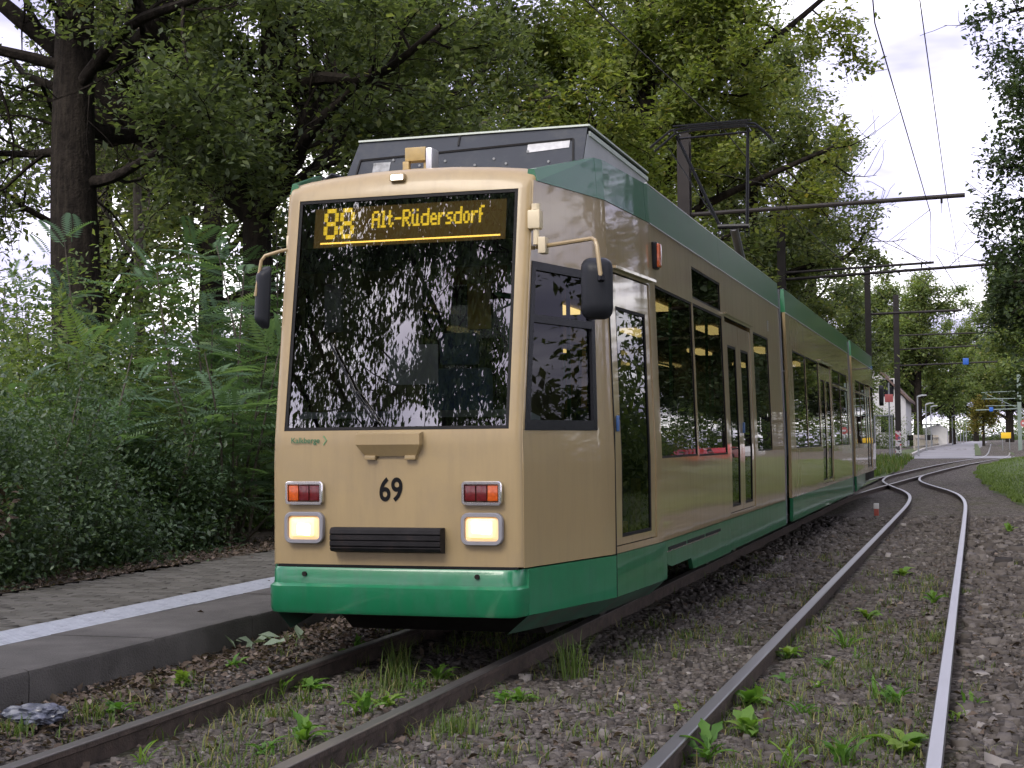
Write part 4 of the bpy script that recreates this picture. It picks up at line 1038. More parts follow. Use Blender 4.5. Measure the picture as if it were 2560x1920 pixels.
oak((-3.9, 33, g), [(-4.0, 33, g), (-3.9, 33, 4), (-3.85, 33, 7), (-3.7, 33, 10), (-3.5, 33, 15)], .32,
    [([(-3.9, 33, 5.0), (-3.4, 32.8, 6.4), (-3.0, 32.6, 8.2), (-2.8, 32.4, 10)], .17), ([(-3.8, 33, 5.6), (-2.6, 33, 6.4), (-1.2, 33, 7.0), (.4, 33, 7.6)], .13),
     ([(-3.7, 33, 8), (-2.2, 33.2, 9.2), (-.6, 33.4, 10.4), (.6, 33.6, 11.4)], .13), ([(-3.85, 33, 6), (-5.2, 32.6, 7.2), (-6.3, 32.2, 8.6)], .12)],
    'tall yellowish green oak standing behind the pantograph', leafm=LEAF_Y, n=88000, auto=13, hb=5.5, ht=15, Lr=4.6, tint=.46, size=.14, sig=.18, keep=lambda P: P[:, 0] < np.interp(P[:, 2], [4, 6.2, 7.5, 8.6, 9.6, 12], [-.6, -.1, .9, .2, 1.3, 1.7])+.25*np.sin(P[:, 2]*4.1), sub=(8, 6))
oak((-3.4, 46, g), [(-3.4, 46, g), (-3.3, 46, 5), (-3.2, 46, 9), (-3, 46, 13)], .30,
    [([(-3.3, 46, 5.8), (-1.8, 46, 6.4), (-.4, 45.8, 6.7), (.2, 45.6, 7.4)], .13), ([(-3.3, 46, 7.2), (-2.2, 46, 8.6), (-1.2, 46, 9.8), (-.3, 46, 11.0)], .13)],
    'oak with long limbs over the second car, behind the second black mast', leafm=LEAF_D, n=60000, auto=13, hb=4, ht=11.5, Lr=4.4, tint=.56, size=.15, keep=lambda P: P[:, 0] < np.interp(P[:, 2], [4, 7, 9, 11, 14], [.9, .7, .2, -.6, -1.2])+.3*np.sin(P[:, 2]*3.3))
oak((-3.0, 60, g), [(-3.0, 60, g), (-2.9, 60, 4), (-2.8, 60, 8), (-2.6, 60, 11)], .25, [], 'small dense tree behind the rear end of the tram', n=22000, auto=14, hb=2.2, ht=11, Lr=3.0, tint=.38, size=.17)
# darker trees deeper in the wood
deep = oak((-16, 30, g), [(-16, 30, g), (-16, 30, 5), (-15.8, 30, 10), (-16, 30, 15)], .35, [], 'deep woodland tree behind the straight oak', n=22000, auto=14, hb=2.6, ht=15, Lr=5.2, tint=.5, size=.18, name='woodland_tree', group='trees deep in the wood')
for i, (x, y, rz, s, lab) in enumerate([(-11.5, 40, 2.5, 1.0, 'woodland tree deep behind the forked oak'), (-12.6, 29, .9, .85, 'woodland tree filling the gap between straight oak and tram'), (-8.5, 52, 4.0, 1.0, 'woodland tree far behind the tram roof box'), (-6.0, 43, 1.9, 1.0, 'woodland tree between the grey tree and the yellowish oak'), 
                                        (-7.5, 70, .5, 1.0, 'woodland tree far behind the yellowish oak'), (-20, 24, 2.0, .9, 'woodland tree left of the straight oak trunk'), (-6.5, 88, 2.9, .9, 'woodland tree beyond the cross street left of the lamps')]):
    c = copy_tree(deep, None, (x+16, y-30, 0), rz, s); c['label'] = lab
# right-hand side trees along the street
ln = oak((8.6, 34, .05), [(8.6, 34, 0), (8.6, 34, 4), (8.5, 34, 9), (8.4, 34, 14)], .32, [([(8.6, 34, z), (7.0, 33.9, z+.5), (5.2, 33.8, z+.6), (4.1, 33.7, z+.4)], .10) for z in (3.4, 4.6, 5.9, 7.2, 8.6, 10)],
    'dark green linden whose crown fills the right edge', leafm=LEAF_L, n=100000, azim=(1.5, 4.8), auto=24, hb=2.4, ht=14, Lr=4.4, tint=.42, size=.13, sig=.16, name='linden_tree', group='lindens along the street', droop=.25, limb_up=-.01, keep=lambda P: P[:, 0] > 3.35+.2*np.sin(P[:, 2]*1.7))
for i, (x, y, rz, s, lab) in enumerate([(9.8, 46, .35, 1.0, 'linden standing behind the one at the right edge'), (11.2, 57, 4.1, 1.0, 'linden farther along the right side of the lawn'), (11.6, 80, 1.1, 1.0, 'linden past the cross street on the right'), (12.2, 93, 2.6, 1.05, 'second linden past the cross street'), (13.4, 110, 3.6, 1.1, 'third linden past the cross street'), (14.5, 135, .2, 1.1, 'fourth linden past the cross street'), (9.9, 22, .35, 1.05, 'linden right of the lawn outside the picture'), (9.4, 11, .2, 1.05, 'linden beside the lawn outside the picture'), (9.2, 0, .5, 1.05, 'linden beside the photographer'), (15, -12, 3.0, 1.0, 'linden behind the photographer')]):
    c = copy_tree(ln, None, (x-8.6, y-34, 0), rz, s); c['label'] = lab
# far trees beyond the cross street
far = oak((-1.2, 128, .5), [(-1.2, 128, .5), (-1.2, 128, 4), (-1.1, 128, 8), (-1, 128, 12)], .4, [], 'large green tree left of the far road', leafm=LEAF_B, n=34000, auto=18, hb=2.2, ht=12, Lr=4.6, tint=.5, size=.26, name='street_tree', group='trees along the far road', sig=.3)
FT = [(1.2, 150, 1.0, .85, 'pale green tree over the far road'), (8.2, 125, 2.0, 1.15, 'large tree right of the far tram line'), (6.9, 172, 3.0, 1.2, 'dark trunked tree beside the far track'), (-4, 165, 4.0, 1.0, 'tree behind the white house'), (10.5, 95, 5.0, 1.0, 'tree behind the green mast'), (3.5, 240, .4, 1.2, 'tree closing the end of the road'), (11, 240, 2.4, 1.3, 'tree at the end of the tram line'), (-3.5, 100, 1.4, .8, 'tree left of the street lamps')]
for x, y, rz, s, lab in FT:
    c = copy_tree(far, None, (x+1.2, y-128, 0), rz, s); c['label'] = lab
oak((3.9, 124, .5), [(3.9, 124, .5), (3.9, 124, 2.2), (3.9, 124, 3.6)], .12, [], 'small golden autumn tree beside the far road', leafm=LEAF_A, n=3500, auto=9, hb=1.8, ht=3.8, Lr=1.1, lens=(.8, .4), tint=.5, size=.2, name='autumn_tree', group=None)
# trees behind the camera, seen mirrored in the windscreen
wl = oak((-6.5, -13, .1), [(-6.5, -13, 0), (-6.4, -13, 4), (-6.6, -13, 9), (-6.4, -13, 16)], .34, [], 'drooping tree behind the photographer', leafm=LEAF_L, n=33000, auto=23, hb=8.8, ht=17, Lr=5.0, tint=.4, size=.17, name='drooping_tree', group='trees behind the photographer', droop=2.0, limb_up=-.13, sub=(7, 6), elev=(0, 40), lens=(2.4, 1.3), sig=.16)
for x, y, rz, s, lab in [(-14, -12, 2, 1.0, 'drooping tree far left behind the photographer'), (2, -28, 1, 1.0, 'drooping tree behind the tracks')]:
    c = copy_tree(wl, None, (x+6.5, y+13, 0), rz, s); c['label'] = lab

# ------------------------------------------------------------------ shrubs
def frond_template(npair=13):
    V = []; F = []
    def zc(x): return -.28*x*x
    for k in range(npair):
        x = .14+.84*k/(npair-1); ll = .205*math.sin(math.pi*(.25+.62*k/(npair-1)))+.03; w = .027
        for s in (1, -1):
            a = np.array([x, 0, zc(x)]); d = np.array([.42, s*.9, -.22]); d /= np.linalg.norm(d); m = a+d*ll*.45; e = a+d*ll
            t = np.array([.9, -s*.42, 0]); i = len(V); V += [a, m+t*w, e, m-t*w]; F += [(i, i+1, i+2), (i, i+2, i+3)]
    i = len(V); V += [np.array([0, -.008, 0]), np.array([0, .008, 0]), np.array([1, 0, zc(1.)])]; F.append((i, i+1, i+2))
    return np.array(V), np.array(F)
FV, FF = frond_template()
def fronds(P, D, L):
    """P base points, D directions, L lengths"""
    n = len(P); D = D/np.linalg.norm(D, axis=1)[:, None]
    up = np.array([0, 0, 1.])+rng.normal(0, .22, (n, 3)); S = np.cross(up, D); S /= np.linalg.norm(S, axis=1)[:, None]; U = np.cross(D, S)
    Rm = np.stack([D, S, U], 2)*L[:, None, None]
    V = np.einsum('nij,kj->nki', Rm, FV)+P[:, None]
    k = len(FV); F = FF[None]+(np.arange(n)*k)[:, None, None]
    return V.reshape(-1, 3), F.reshape(-1, 3)
def frond_shrub(base, h, rad, n, label, tint=.4, L=.55, nst=7, name='frond_shrub', group='fern-leaved shrubs behind the platform'):
    root = empty(name, base); tag(root, label, 'shrub', group)
    mb = MB(); P = []; D = []; b = np.array(base)
    for k in range(nst):
        a = rng.uniform(0, 6.28); rr_ = rad*math.sqrt(rng.random()); top = b+np.array([math.cos(a)*rr_, math.sin(a)*rr_, h*rng.uniform(.45, 1.0)])
        st = b+np.array([math.cos(a)*rr_*.25, math.sin(a)*rr_*.25, -.05]); mid = (st+top)/2+rng.normal(0, .12, 3)
        pts = smooth_path3([st, mid, top]); mb.tube(pts, [.022*(1-.7*i/(len(pts)-1)) for i in range(len(pts))], 5, cap=False)
        m = n//nst
        for q in range(m):
            t = .18+.82*rng.random()**.8; i = min(int(t*(len(pts)-1)), len(pts)-2); P.append(pts[i]*(1-(t*(len(pts)-1)-i))+pts[i+1]*(t*(len(pts)-1)-i)+rng.normal(0, .05, 3))
            az = rng.uniform(0, 6.28); el = rng.uniform(-.15, .55)+(.5 if t > .93 else 0); D.append((math.cos(az)*math.cos(el), math.sin(az)*math.cos(el), math.sin(el)))
    mb.build('stem', BARKG, root, smooth=60)
    P, D = np.array(P), np.array(D); Ls = L*rng.uniform(.6, 1.2, len(P)); V, F = fronds(P, D, Ls)
    t = np.clip(tint+rng.normal(0, .13, len(P)), 0, 1); np_mesh('foliage', V, F, LEAF_F, parent=root, tint=np.repeat(t, len(FF)))
    return root
def leaf_bush(base, rx, ry, h, n, label, leafm, size=.06, tint=.4, name='leafy_shrub', group='leafy shrubs behind the platform', z0=.05, flat=.7, nst=16, clump=.16):
    root = empty(name, base); tag(root, label, 'shrub', group); b = np.array(base)
    # clump centres in the outer shell of a lumpy dome, plus inner ones
    K = max(40, n//130); u = rand_unit(K); u[:, 2] = np.abs(u[:, 2]); r = rng.uniform(.62, 1.02, K)[:, None]*(1+.14*np.sin(u[:, :1]*5+u[:, 1:2]*4))
    cz = rng.random(K)
    cen = np.stack([u[:, 0]*rx*r[:, 0], u[:, 1]*ry*r[:, 0], z0+(h-z0)*np.where(cz < .45, cz*1.4*rng.random(K), u[:, 2]*r[:, 0])], 1)+b
    idx = rng.integers(0, K, n); P = cen[idx]+rng.normal(0, clump, (n, 3))
    P[:, 2] = np.maximum(P[:, 2], b[2]+.02)
    mb = MB()
    for k in rng.choice(K, min(nst, K), replace=False):
        a = b+np.array([(cen[k][0]-b[0])*.2, (cen[k][1]-b[1])*.2, 0]); mb.tube(smooth_path3([a, (a+cen[k])/2+rng.normal(0, .1, 3), cen[k]]), [.016, .015, .014, .013, .012, .011, .009, .007, .005], 4, cap=False)
    mb.build('stem', BARKG, root, smooth=60)
    V, F = leaf_quads(P, size, flat, 0.05); np_mesh('foliage', V, F, leafm, parent=root, tint=leaf_tint(P, n, tint, .15, 1.2))
    return root
hz0 = .17
# evergreen hedge row at the platform's back edge
leaf_bush((-4.75, 10.2, hz0), .85, 1.0, 1.75, 24000, 'dark hedge bush at the left edge with a tuft of dead brown leaves', LEAF_H, .05, .42, 'hedge_bush', 'hedge bushes along the platform')
leaf_bush((-4.95, 12.0, hz0), .85, 1.1, 1.65, 22000, 'dark hedge bush second from the left edge', LEAF_H, .05, .44, 'hedge_bush', 'hedge bushes along the platform')
hb_ = leaf_bush((-5.1, 14.0, hz0), .9, 1.2, 1.5, 14000, 'dark hedge bush nearest the tram', LEAF_H, .06, .36, 'hedge_bush', 'hedge bushes along the platform')
for x, y, rz, lab in ((-5.0, 8.2, 2.0, 'hedge bush just left of the picture'), (-5.2, 5.8, .7, 'hedge bush beside the photographer'), (-5.2, 3.2, 1.3, 'hedge bush behind the photographer')):
    c = copy_tree(hb_, None, (x+5.1, y-14, 0), rz); c['label'] = lab
# lighter bushes behind
leaf_bush((-6.4, 12.4, .2), 1.1, 1.2, 2.4, 13000, 'light green bush rising over the hedge at the left edge', LEAF_B, .07, .40)
leaf_bush((-6.9, 14.8, .2), 1.2, 1.2, 3.3, 15000, 'tall loose bush with thin grey stems left of the fern-leaved shrubs', LEAF_B, .075, .38, clump=.2, nst=26)
leaf_bush((-9.2, 16.4, .2), 1.5, 1.4, 3.2, 13000, 'olive bush below the straight oak trunk', LEAF_B, .08, .36, clump=.22, nst=22)
leaf_bush((-7.2, 17.6, .2), 1.4, 1.3, 3.2, 13000, 'bush under the forked oak', LEAF_B, .08, .30, clump=.2)
leaf_bush((-5.6, 18.6, .2), 1.3, 1.3, 3.4, 12000, 'bush close behind the left wing mirror', LEAF_B, .085, .28, clump=.2)
lb = leaf_bush((-12.5, 20.5, .2), 2.0, 1.6, 3.4, 11000, 'wide bush at the far left under the trees', LEAF_B, .11, .36, clump=.26)
for x, y, rz, s, lab in ((-9.5, 25, 1, 1.0, 'bush in shade behind the forked oak'), (-16, 27, 2, 1.1, 'bush deep in the wood at left'), (-6.5, 28, 3, 1.0, 'bush hidden behind the driver cab'), (-4.2, 40, 4, 1.0, 'bush behind the middle of the tram'), (-13, 33, 5, 1.2, 'bush deep in the wood behind the slim trunk'), (-10.5, 22.5, 4.4, 1.35, 'tall bush behind the slim trunk'), (-19, 36, .5, 1.3, 'bush farthest back in the wood'), (-4.5, 52, 1.5, 1.0, 'bush behind the rear of the tram'), (-5.5, 64, 2.5, .9, 'bush left of the graffitied mast'), (-2.6, 98, .7, .95, 'bush in front of the white house'), (-.9, 118, 1.9, .6, 'bush beside the low white shed')):
    c = copy_tree(lb, None, (x+12.5, y-20.5, 0), rz, s); c['label'] = lab
# fern-leaved shrubs
frond_shrub((-4.9, 15.2, .2), 2.5, 1.0, 330, 'large fern-leaved shrub leaning over the platform beside the tram', .42, .58, 9)
frond_shrub((-5.5, 16.6, .2), 4.3, 1.0, 330, 'tall fern-leaved sapling rising behind the wing mirror', .36, .6, 7)
frond_shrub((-6.1, 14.2, .2), 2.6, .8, 240, 'fern-leaved shrub with bright yellow green young fronds', .66, .55, 6)
frond_shrub((-5.5, 13.2, .2), 2.1, .8, 220, 'low dark fern-leaved shrub between hedge and bright fronds', .30, .5, 7)
frond_shrub((-8.0, 16.2, .2), 4.1, .9, 260, 'fern-leaved shrub touching the straight oak trunk', .34, .6, 6)
frond_shrub((-6.2, 19, .2), 4.8, 1.0, 260, 'tallest fern-leaved sapling in front of the forked oak', .36, .65, 6)
frond_shrub((-4.4, 17.8, .2), 2.4, .9, 220, 'fern-leaved shrub half hidden by the tram front', .34, .6, 6)
# dead brown tuft in the hedge
P = np.array([-4.05, 9.85, .78])+rng.normal(0, .10, (170, 3)); V, F = leaf_quads(P, .075, .9, .5)
tag(np_mesh('dead_leaf_tuft', V, F, LITTER, org=(-4.05, 9.85, .6), tint=np.repeat(rng.uniform(.3, .9, 170), 2)), 'tuft of dead brown leaves hanging in the left hedge bush', 'dead leaves')['kind'] = 'stuff'
# shrubs and hedge on the right side of the lawn (seen mirrored in the tram's side)
rb = leaf_bush((13.5, 40, 0), 3.0, 3.5, 3.4, 9000, 'hedge shrub across the lawn', LEAF_B, .2, .3, 'street_shrub', 'shrubs across the lawn', clump=.4)
for x, y, rz, s, lab in ((13, 52, 1, 1, 'street shrub across the lawn, second'), (14, 64, 2, 1.1, 'street shrub across the lawn, third'), (14.5, 84, 3, 1.2, 'street shrub past the cross street'), (12, 100, 4, 1.3, 'street shrub by the far tram line'), (15, 26, 5, 1.0, 'street shrub beside the lawn near the photographer'), (11.5, 16.5, 2.2, 1.0, 'unseen shrub added to darken the cab window reflection'), (12.5, 22, 3.7, 1.1, 'second unseen shrub added for the cab window reflection'), (12.8, 46, 3.1, (1, 1, 1.9), 'unseen tall shrub added to block sky mirrored in the door glass'), (12.6, 34, 1.1, (1, 1, 1.7), 'second unseen tall shrub added for the door glass reflection')):  # last four unseen, added to block sky reflected in cab and door glass
    c = copy_tree(rb, None, (x-13.5, y-40, 0), rz, s); c['label'] = lab

for x, y, rz, s, lab in ((2, 275, 1, (3.5, 2, 1.6), 'shrub mass closing the road end'), (16, 270, 2, (3.5, 2, 1.8), 'shrub mass right of the road end'), (-14, 230, 3, (3, 2, 1.8), 'shrub mass behind the white house'), (-32, 40, .4, (1.6, 4, 1.5), 'dark shrub mass far back in the wood'), (-34, 66, .2, (1.6, 4, 1.5), 'dark shrub mass far back behind the tram'), (-24, 90, .8, (3, 3, 1.5), 'dark shrub mass behind the yellowish oak'), (-36, 20, .1, (1.6, 4, 1.5), 'dark shrub mass behind the left hedge')):
    c = copy_tree(rb, None, (x-13.5, y-40, .3), rz, s); c['label'] = lab
# ------------------------------------------------------------------ masts, arms and wires
def mast(base, top, arms, label, w=.20, material=MASTM, lean_=(0, 0)):
    """arms: (z at pole, end point) list"""
    m = empty('catenary_mast', base); tag(m, label, 'mast', 'catenary masts')
    x, y, z = base; mb = MB(); h = top-z
    def I(zz): return (x+lean_[0]*(zz-z)/h, y)
    # H-section pole: two flanges and a web
    for dy in (-w/2, w/2): mb.bar((x, y+dy, z-.3), (x+lean_[0], y+dy, top), w, .018) if False else mb.box((x-w/2, y+dy-.01, z-.3), (x+w/2, y+dy+.01, top))
    mb.box((x-.008, y-w/2+.01, z-.3), (x+.008, y+w/2-.01, top-.004)); mb.build('pole', material, m)
    for za, e, rad in arms:
        a = MB().tube([(x+w/2, y, za), tuple(e)], rad, 8).build('bracket_arm', material, m)
        d = Vector(e)-Vector((x, y, za)); k = 0
        for t in (.55, .92):
            p = Vector((x, y, za))+d*t
            MB().tube([p, p+Vector((0, 0, -.12))], .022, 6).tube([p+Vector((0, 0, -.12)), p+Vector((0, 0, -.30))], .006, 5).build('insulator', BLACKG, a)
        MB().tube([(x+w/2, y, min(top-.1, za+.9)), (x+.62*(e[0]-x), y, za+.62*(e[2]-za))], .006, 5).build('stay_wire', WIRE, m)
    return m
mast((-2.0, 28.1, 0), 7.1, [(5.54, (3.11, 28.1, 5.63), .042)], 'black mast standing behind the pantograph', .23)
mast((-2.0, 43.2, 0), 8.0, [(6.01, (2.21, 43.1, 6.12), .036), (5.82, (3.95, 42.9, 5.99), .042)], 'black mast with two arms above the second car', .22)
mast((-.37, 55, 0), 7.35, [(5.69, (2.86, 55, 5.73), .045)], 'black mast rising behind the rear car', .2)
m4 = mast((.0, 68, .25), 7.55, [(5.75, (4.2, 68, 5.78), .03), (5.13, (3.6, 68, 5.22), .03), (4.42, (4.2, 68, 4.5), .035)], 'dark mast with red and white graffiti on its foot', .24)
mb = MB(); mb.box((-.125, 67.866, .28), (.125, 67.872, 1.55)); 
def graffiti():
    m = bpy.data.materials.new('graffiti'); m.use_nodes = True; N, L = nodes_of(m); b = N['Principled BSDF']
    tc = N.new('ShaderNodeTexCoord'); n = N.new('ShaderNodeTexNoise'); n.inputs['Scale'].default_value = 5; n.inputs['Detail'].default_value = 3; L.new(tc.outputs['Object'], n.inputs['Vector'])
    r = N.new('ShaderNodeValToRGB'); r.color_ramp.interpolation = 'CONSTANT'; e = r.color_ramp.elements
    e[0].color = (.07, .065, .065, 1); e[1].position = .46; e[1].color = (.55, .55, .56, 1); a = e.new(.56); a.color = (.45, .04, .06, 1); a = e.new(.63); a.color = (.10, .16, .25, 1)
    L.new(n.outputs['Fac'], r.inputs[0]); L.new(r.outputs[0], b.inputs['Base Color']); return m
mb.build('graffiti', graffiti(), m4)
sg = MB().rbox((2.78, 67.9, 4.40), (3.02, 67.93, 4.68), .01).build('blue_sign', mat('blue_sign', (.02, .10, .42), .5), org=(2.9, 67.9, 4.4)); tag(sg, 'small blue line sign hanging on the mast arm over the track', 'sign')
gm = mast((5.55, 85.3, .45), 4.6, [(3.7, (3.6, 85.3, 3.65), .02), (3.3, (3.6, 85.3, 3.3), .02), (2.75, (3.3, 85.3, 2.7), .03)], 'grey green mast beside the far tram line', .2, MASTG)
MB().tube([(3.8, 85.3, 3.6), (5.45, 85.3, 2.8)], .02, 6).build('brace', MASTG, gm)
sg = MB().rbox((4.0, 85.2, 2.62), (4.2, 85.23, 2.85), .01).build('blue_sign', MATS['blue_sign'], org=(4.1, 85.2, 2.6)); tag(sg, 'small blue sign on the grey green mast arm', 'sign')
gm2 = mast((6.2, 110, .5), 5.0, [(3.9, (4.0, 110, 3.9), .02), (3.4, (4.0, 110, 3.4), .025)], 'farther grey green mast beside the far tram line', .2, MASTG)
def wire(pts, label, r=.008, sag=.0):
    o = MB().tube([Vector(p) for p in pts], r, 5).build('overhead_wire', WIRE, org=pts[0]); tag(o, label, 'wire', 'overhead wires'); return o
wire([(2.75, 4, 5.5), (2.27, 16, 5.62), (2.5, 28.1, 5.35), (2.1, 43, 5.78), (1.0, 55, 5.5), (3.2, 68, 5.2)], 'contact wire above the empty track')
wire([(3.05, 4, 5.7), (2.73, 16, 5.82), (2.78, 28, 5.73), (2.9, 43, 5.95)], 'right-hand wire ending at the first mast arm', .007)
wire([(.5, 2, 5.35), (-.1, 12, 5.2), (.05, 19.45, 5.42), (.1, 28.1, 5.35), (.4, 43, 5.6), (1.0, 55, 5.5)], 'contact wire touching the pantograph', .009)
wire([(2.5, 28.1, 5.4), (1.2, 36, 5.75), (2.0, 43, 6.1)], 'slanting span wire above the rear car', .006)
for k, (a, b, lab) in enumerate([((1.2, 41, 6.5), (2.3, 44, 5.9), 'crossing wire rising left of the two-armed mast tip'), ((2.6, 42, 5.85), (3.3, 44, 6.7), 'crossing wire rising right of the arm tip'), ((1.5, 42.5, 5.9), (2.6, 47, 5.3), 'crossing wire below the two-armed mast'), ((2.9, 44, 5.3), (2.3, 42, 6.2), 'steep crossing wire below the arm tip'), ((.2, 39, 6.7), (2.1, 43, 6.1), 'long crossing wire left of the arm tips')]):
    wire([a, b], lab, .010)

# ------------------------------------------------------------------ far street things
def lamp(x, y, h, label):
    z = gz(y); r = empty('street_lamp', (x, y, z)); tag(r, label, 'street lamp', 'street lamps along the far road')
    MB().tube([(x, y, z-.1), (x, y, z+h-.05)], [.045, .035], 8).build('pole', GALV, r)
    MB().prism([(x-.03, z+h-.08), (x+.04, z+h-.01), (x+.22, z+h+.035), (x+.42, z+h+.02), (x+.46, z+h-.02), (x+.34, z+h-.045), (x+.2, z+h-.05), (x, z+h-.12)], 1, y-.08, y+.08).build('lamp_head', mat('lamp_head', (.26, .28, .30), .4), r)
lamp(.55, 76.5, 3.0, 'nearest grey street lamp beside the far road'); lamp(.60, 88, 2.7, 'middle of the three street lamps'); lamp(.55, 100, 2.75, 'smallest of the three street lamps')
for k in range(5):
    x, y = 1.4+k*.22, 135+k*14; lamp(x, y, 2.6, ['fourth', 'fifth', 'sixth', 'seventh', 'eighth'][k]+' street lamp down the road, tiny')
def sign_post(x, y, h, label, plate=None, col=None, w=.3, hh=.3):
    z = gz(y); r = empty('sign_post', (x, y, z)); tag(r, label, 'sign'); MB().tube([(x, y, z-.1), (x, y, z+h)], .035, 8).build('pole', GALV, r)
    if plate: MB().rbox((x-w/2, y-.06, z+plate-hh/2), (x+w/2, y-.04, z+plate+hh/2), .01).build('sign_plate', col, r)
sign_post(-.45, 69.5, 3.45, 'thin grey pole with a red flag-like plate beside the graffitied mast', 2.75, mat('red_sign', (.36, .09, .09), .6), .36, .36)
gt = empty('metal_gate', (-1.05, 69.5, gz(69.5))); tag(gt, 'grey metal barrier frame beside the rear of the tram', 'barrier')
MB().tube([(-1.1, 69.6, .2), (-1.1, 69.6, 2.25)], .035, 6).build('post', GALV, gt); MB().tube([(-.35, 69.6, .2), (-.35, 69.6, 2.25)], .03, 6).build('post', GALV, gt); MB().tube([(-1.15, 69.6, 2.25), (-.3, 69.6, 2.25)], .035, 6).build('top_bar', GALV, gt)
bn = empty('guard_rail', (-.5, 104, .5)); tag(bn, 'black banner on a low rail beside the far road', 'banner')
MB().box((-1.1, 103.9, 1.05), (.55, 103.93, 1.40)).build('banner', BLACK, bn)
for x in (-1.1, -.3, .5): MB().tube([(x, 104, .45), (x, 104, 1.42)], .03, 6).build('post', GALV, bn)
ys_ = MB().rbox((4.62, 88, 1.15), (5.15, 88.03, 1.48), .01).build('yellow_sign', mat('yellow_sign', (.7, .45, .02), .6), org=(4.9, 88, .5)); tag(ys_, 'yellow town sign in front of the far trees', 'sign')
for x in (4.7, 5.07): MB().tube([(x, 88.05, .45), (x, 88.05, 1.48)], .02, 6).build('post', GALV, ys_)
rs = empty('no_entry_sign', (5.75, 84, .4)); tag(rs, 'round red sign at the right edge by the green mast', 'sign')
MB().tube([(5.75, 84, .4), (5.75, 84, 2.1)], .03, 6).build('pole', GALV, rs); MB().tube([(5.75, 83.95, 1.95), (5.75, 83.97, 1.95)], .2, 16).build('red_disc', MATS['red_sign'], rs); MB().rbox((5.62, 83.92, 1.9), (5.88, 83.94, 2.0), .005).build('white_bar', WHITEP, rs)
# white house with dark roof, fence
hs = empty('white_house', (-4.2, 112, .5)); tag(hs, 'white gabled house behind the trees left of the far road', 'house')
MB().prism([(-7.8, .4), (-1.5, .4), (-1.5, 4.0), (-4.6, 7.2), (-7.8, 4.0)], 1, 112, 122).build('wall', WHITEP, hs, smooth=0)
MB().prism([(-8.1, 3.8), (-4.6, 7.35), (-1.2, 3.8), (-1.2, 4.0), (-4.6, 7.6), (-8.1, 4.0)], 1, 111.6, 122.4).build('roof', ROOFT, hs, smooth=0)
for x, z in ((-5.6, 1.6), (-2.8, 1.6), (-5.6, 4.2), (-2.8, 4.2)):
    w = MB().box((x-.55, 111.96, z-.05), (x+.55, 112.0, z+1.35)).build('window', WHITEP, hs); MB().box((x-.47, 111.93, z+.03), (x+.47, 111.955, z+1.27)).build('pane', BLACKG, w)
sh = empty('white_shed', (-.9, 116, .5)); tag(sh, 'low white shed wall between the lamps', 'shed')
MB().prism([(-.9, .4), (1.05, .4), (1.05, 1.9), (.4, 2.3), (-.9, 2.0)], 1, 130, 134).build('wall', WHITEP, sh, smooth=0); MB().box((-1.0, 129.8, 2.3), (.42, 134.2, 2.36)).build('roof', GALV, sh)
fn = empty('picket_fence', (-1.0, 92, .5)); tag(fn, 'pale picket fence along the pavement left of the road', 'fence')
for k in range(46):
    y = 90+k*1.7; x = -.15+.012*(y-90); MB().box((x-.03, y-.05, .45), (x+.03, y+.05, 1.4)).build('picket', mat('fence_wood', (.34, .31, .27), .8, var=.2), fn)
for za in (.7, 1.2): MB().bar((-.15, 90, za), (.78, 167, za), .04, .08).build('rail', MATS['fence_wood'], fn)
# people-free parked cars on the street right of the lawn (mirrored in the side windows)
def parked_car(x, y, rz, paint, label):
    r = empty('parked_car', (x, y, 0)); tag(r, label, 'car', 'cars parked across the lawn')
    prof = [(-2.1, .35), (-2.15, .75), (-1.95, .95), (-1.5, 1.0), (-.9, 1.42), (.6, 1.46), (1.3, 1.02), (2.0, .86), (2.15, .6), (2.1, .32)]
    bm = bmesh.new(); vs0 = [bm.verts.new((-.85, yy, z)) for yy, z in prof]; f = bm.faces.new(vs0); ex = bmesh.ops.extrude_face_region(bm, geom=[f])
    for v in [e for e in ex['geom'] if isinstance(e, bmesh.types.BMVert)]: v.co.x = .85
    for v in bm.verts:
        if v.co.z > 1.2: v.co.x *= .82
    bmesh.ops.recalc_face_normals(bm, faces=bm.faces[:]); bmesh.ops.bevel(bm, geom=bm.edges[:], offset=.06, segments=2, affect='EDGES')
    M = Matrix.Translation((x, y, 0)) @ Matrix.Rotation(rz, 4, 'Z'); bm.transform(M); MB().bm(bm).build('body', paint, r)
    mb = MB()
    for s in (1, -1): mb.add([M @ Vector(q) for q in ((s*.80, -1.25, 1.02), (s*.80, 1.05, 1.04), (s*.735, .55, 1.38), (s*.735, -.85, 1.36))], [(0, 1, 2, 3)])
    mb.build('side_window', BLACKG, r, smooth=0)
    for s in (1, -1):
        for yy in (-1.35, 1.35): w = MB().tube([M @ Vector((s*.68, yy, .31)), M @ Vector((s*.88, yy, .31))], .31, 18).build('wheel', BLACK, r); MB().tube([M @ Vector((s*.86, yy, .31)), M @ Vector((s*.89, yy, .31))], .18, 12).build('rim', ALU, w)
RC = mat('red_car_paint', (.45, .02, .02), .3, coat=.8); WC = mat('white_car_paint', (.7, .7, .72), .3, coat=.8)
parked_car(10.4, 70, 0, RC, 'red car parked across the lawn'); parked_car(10.4, 77, 0, WC, 'white car parked across the lawn'); parked_car(10.6, 64, 0, RC, 'red car parked nearer across the lawn')

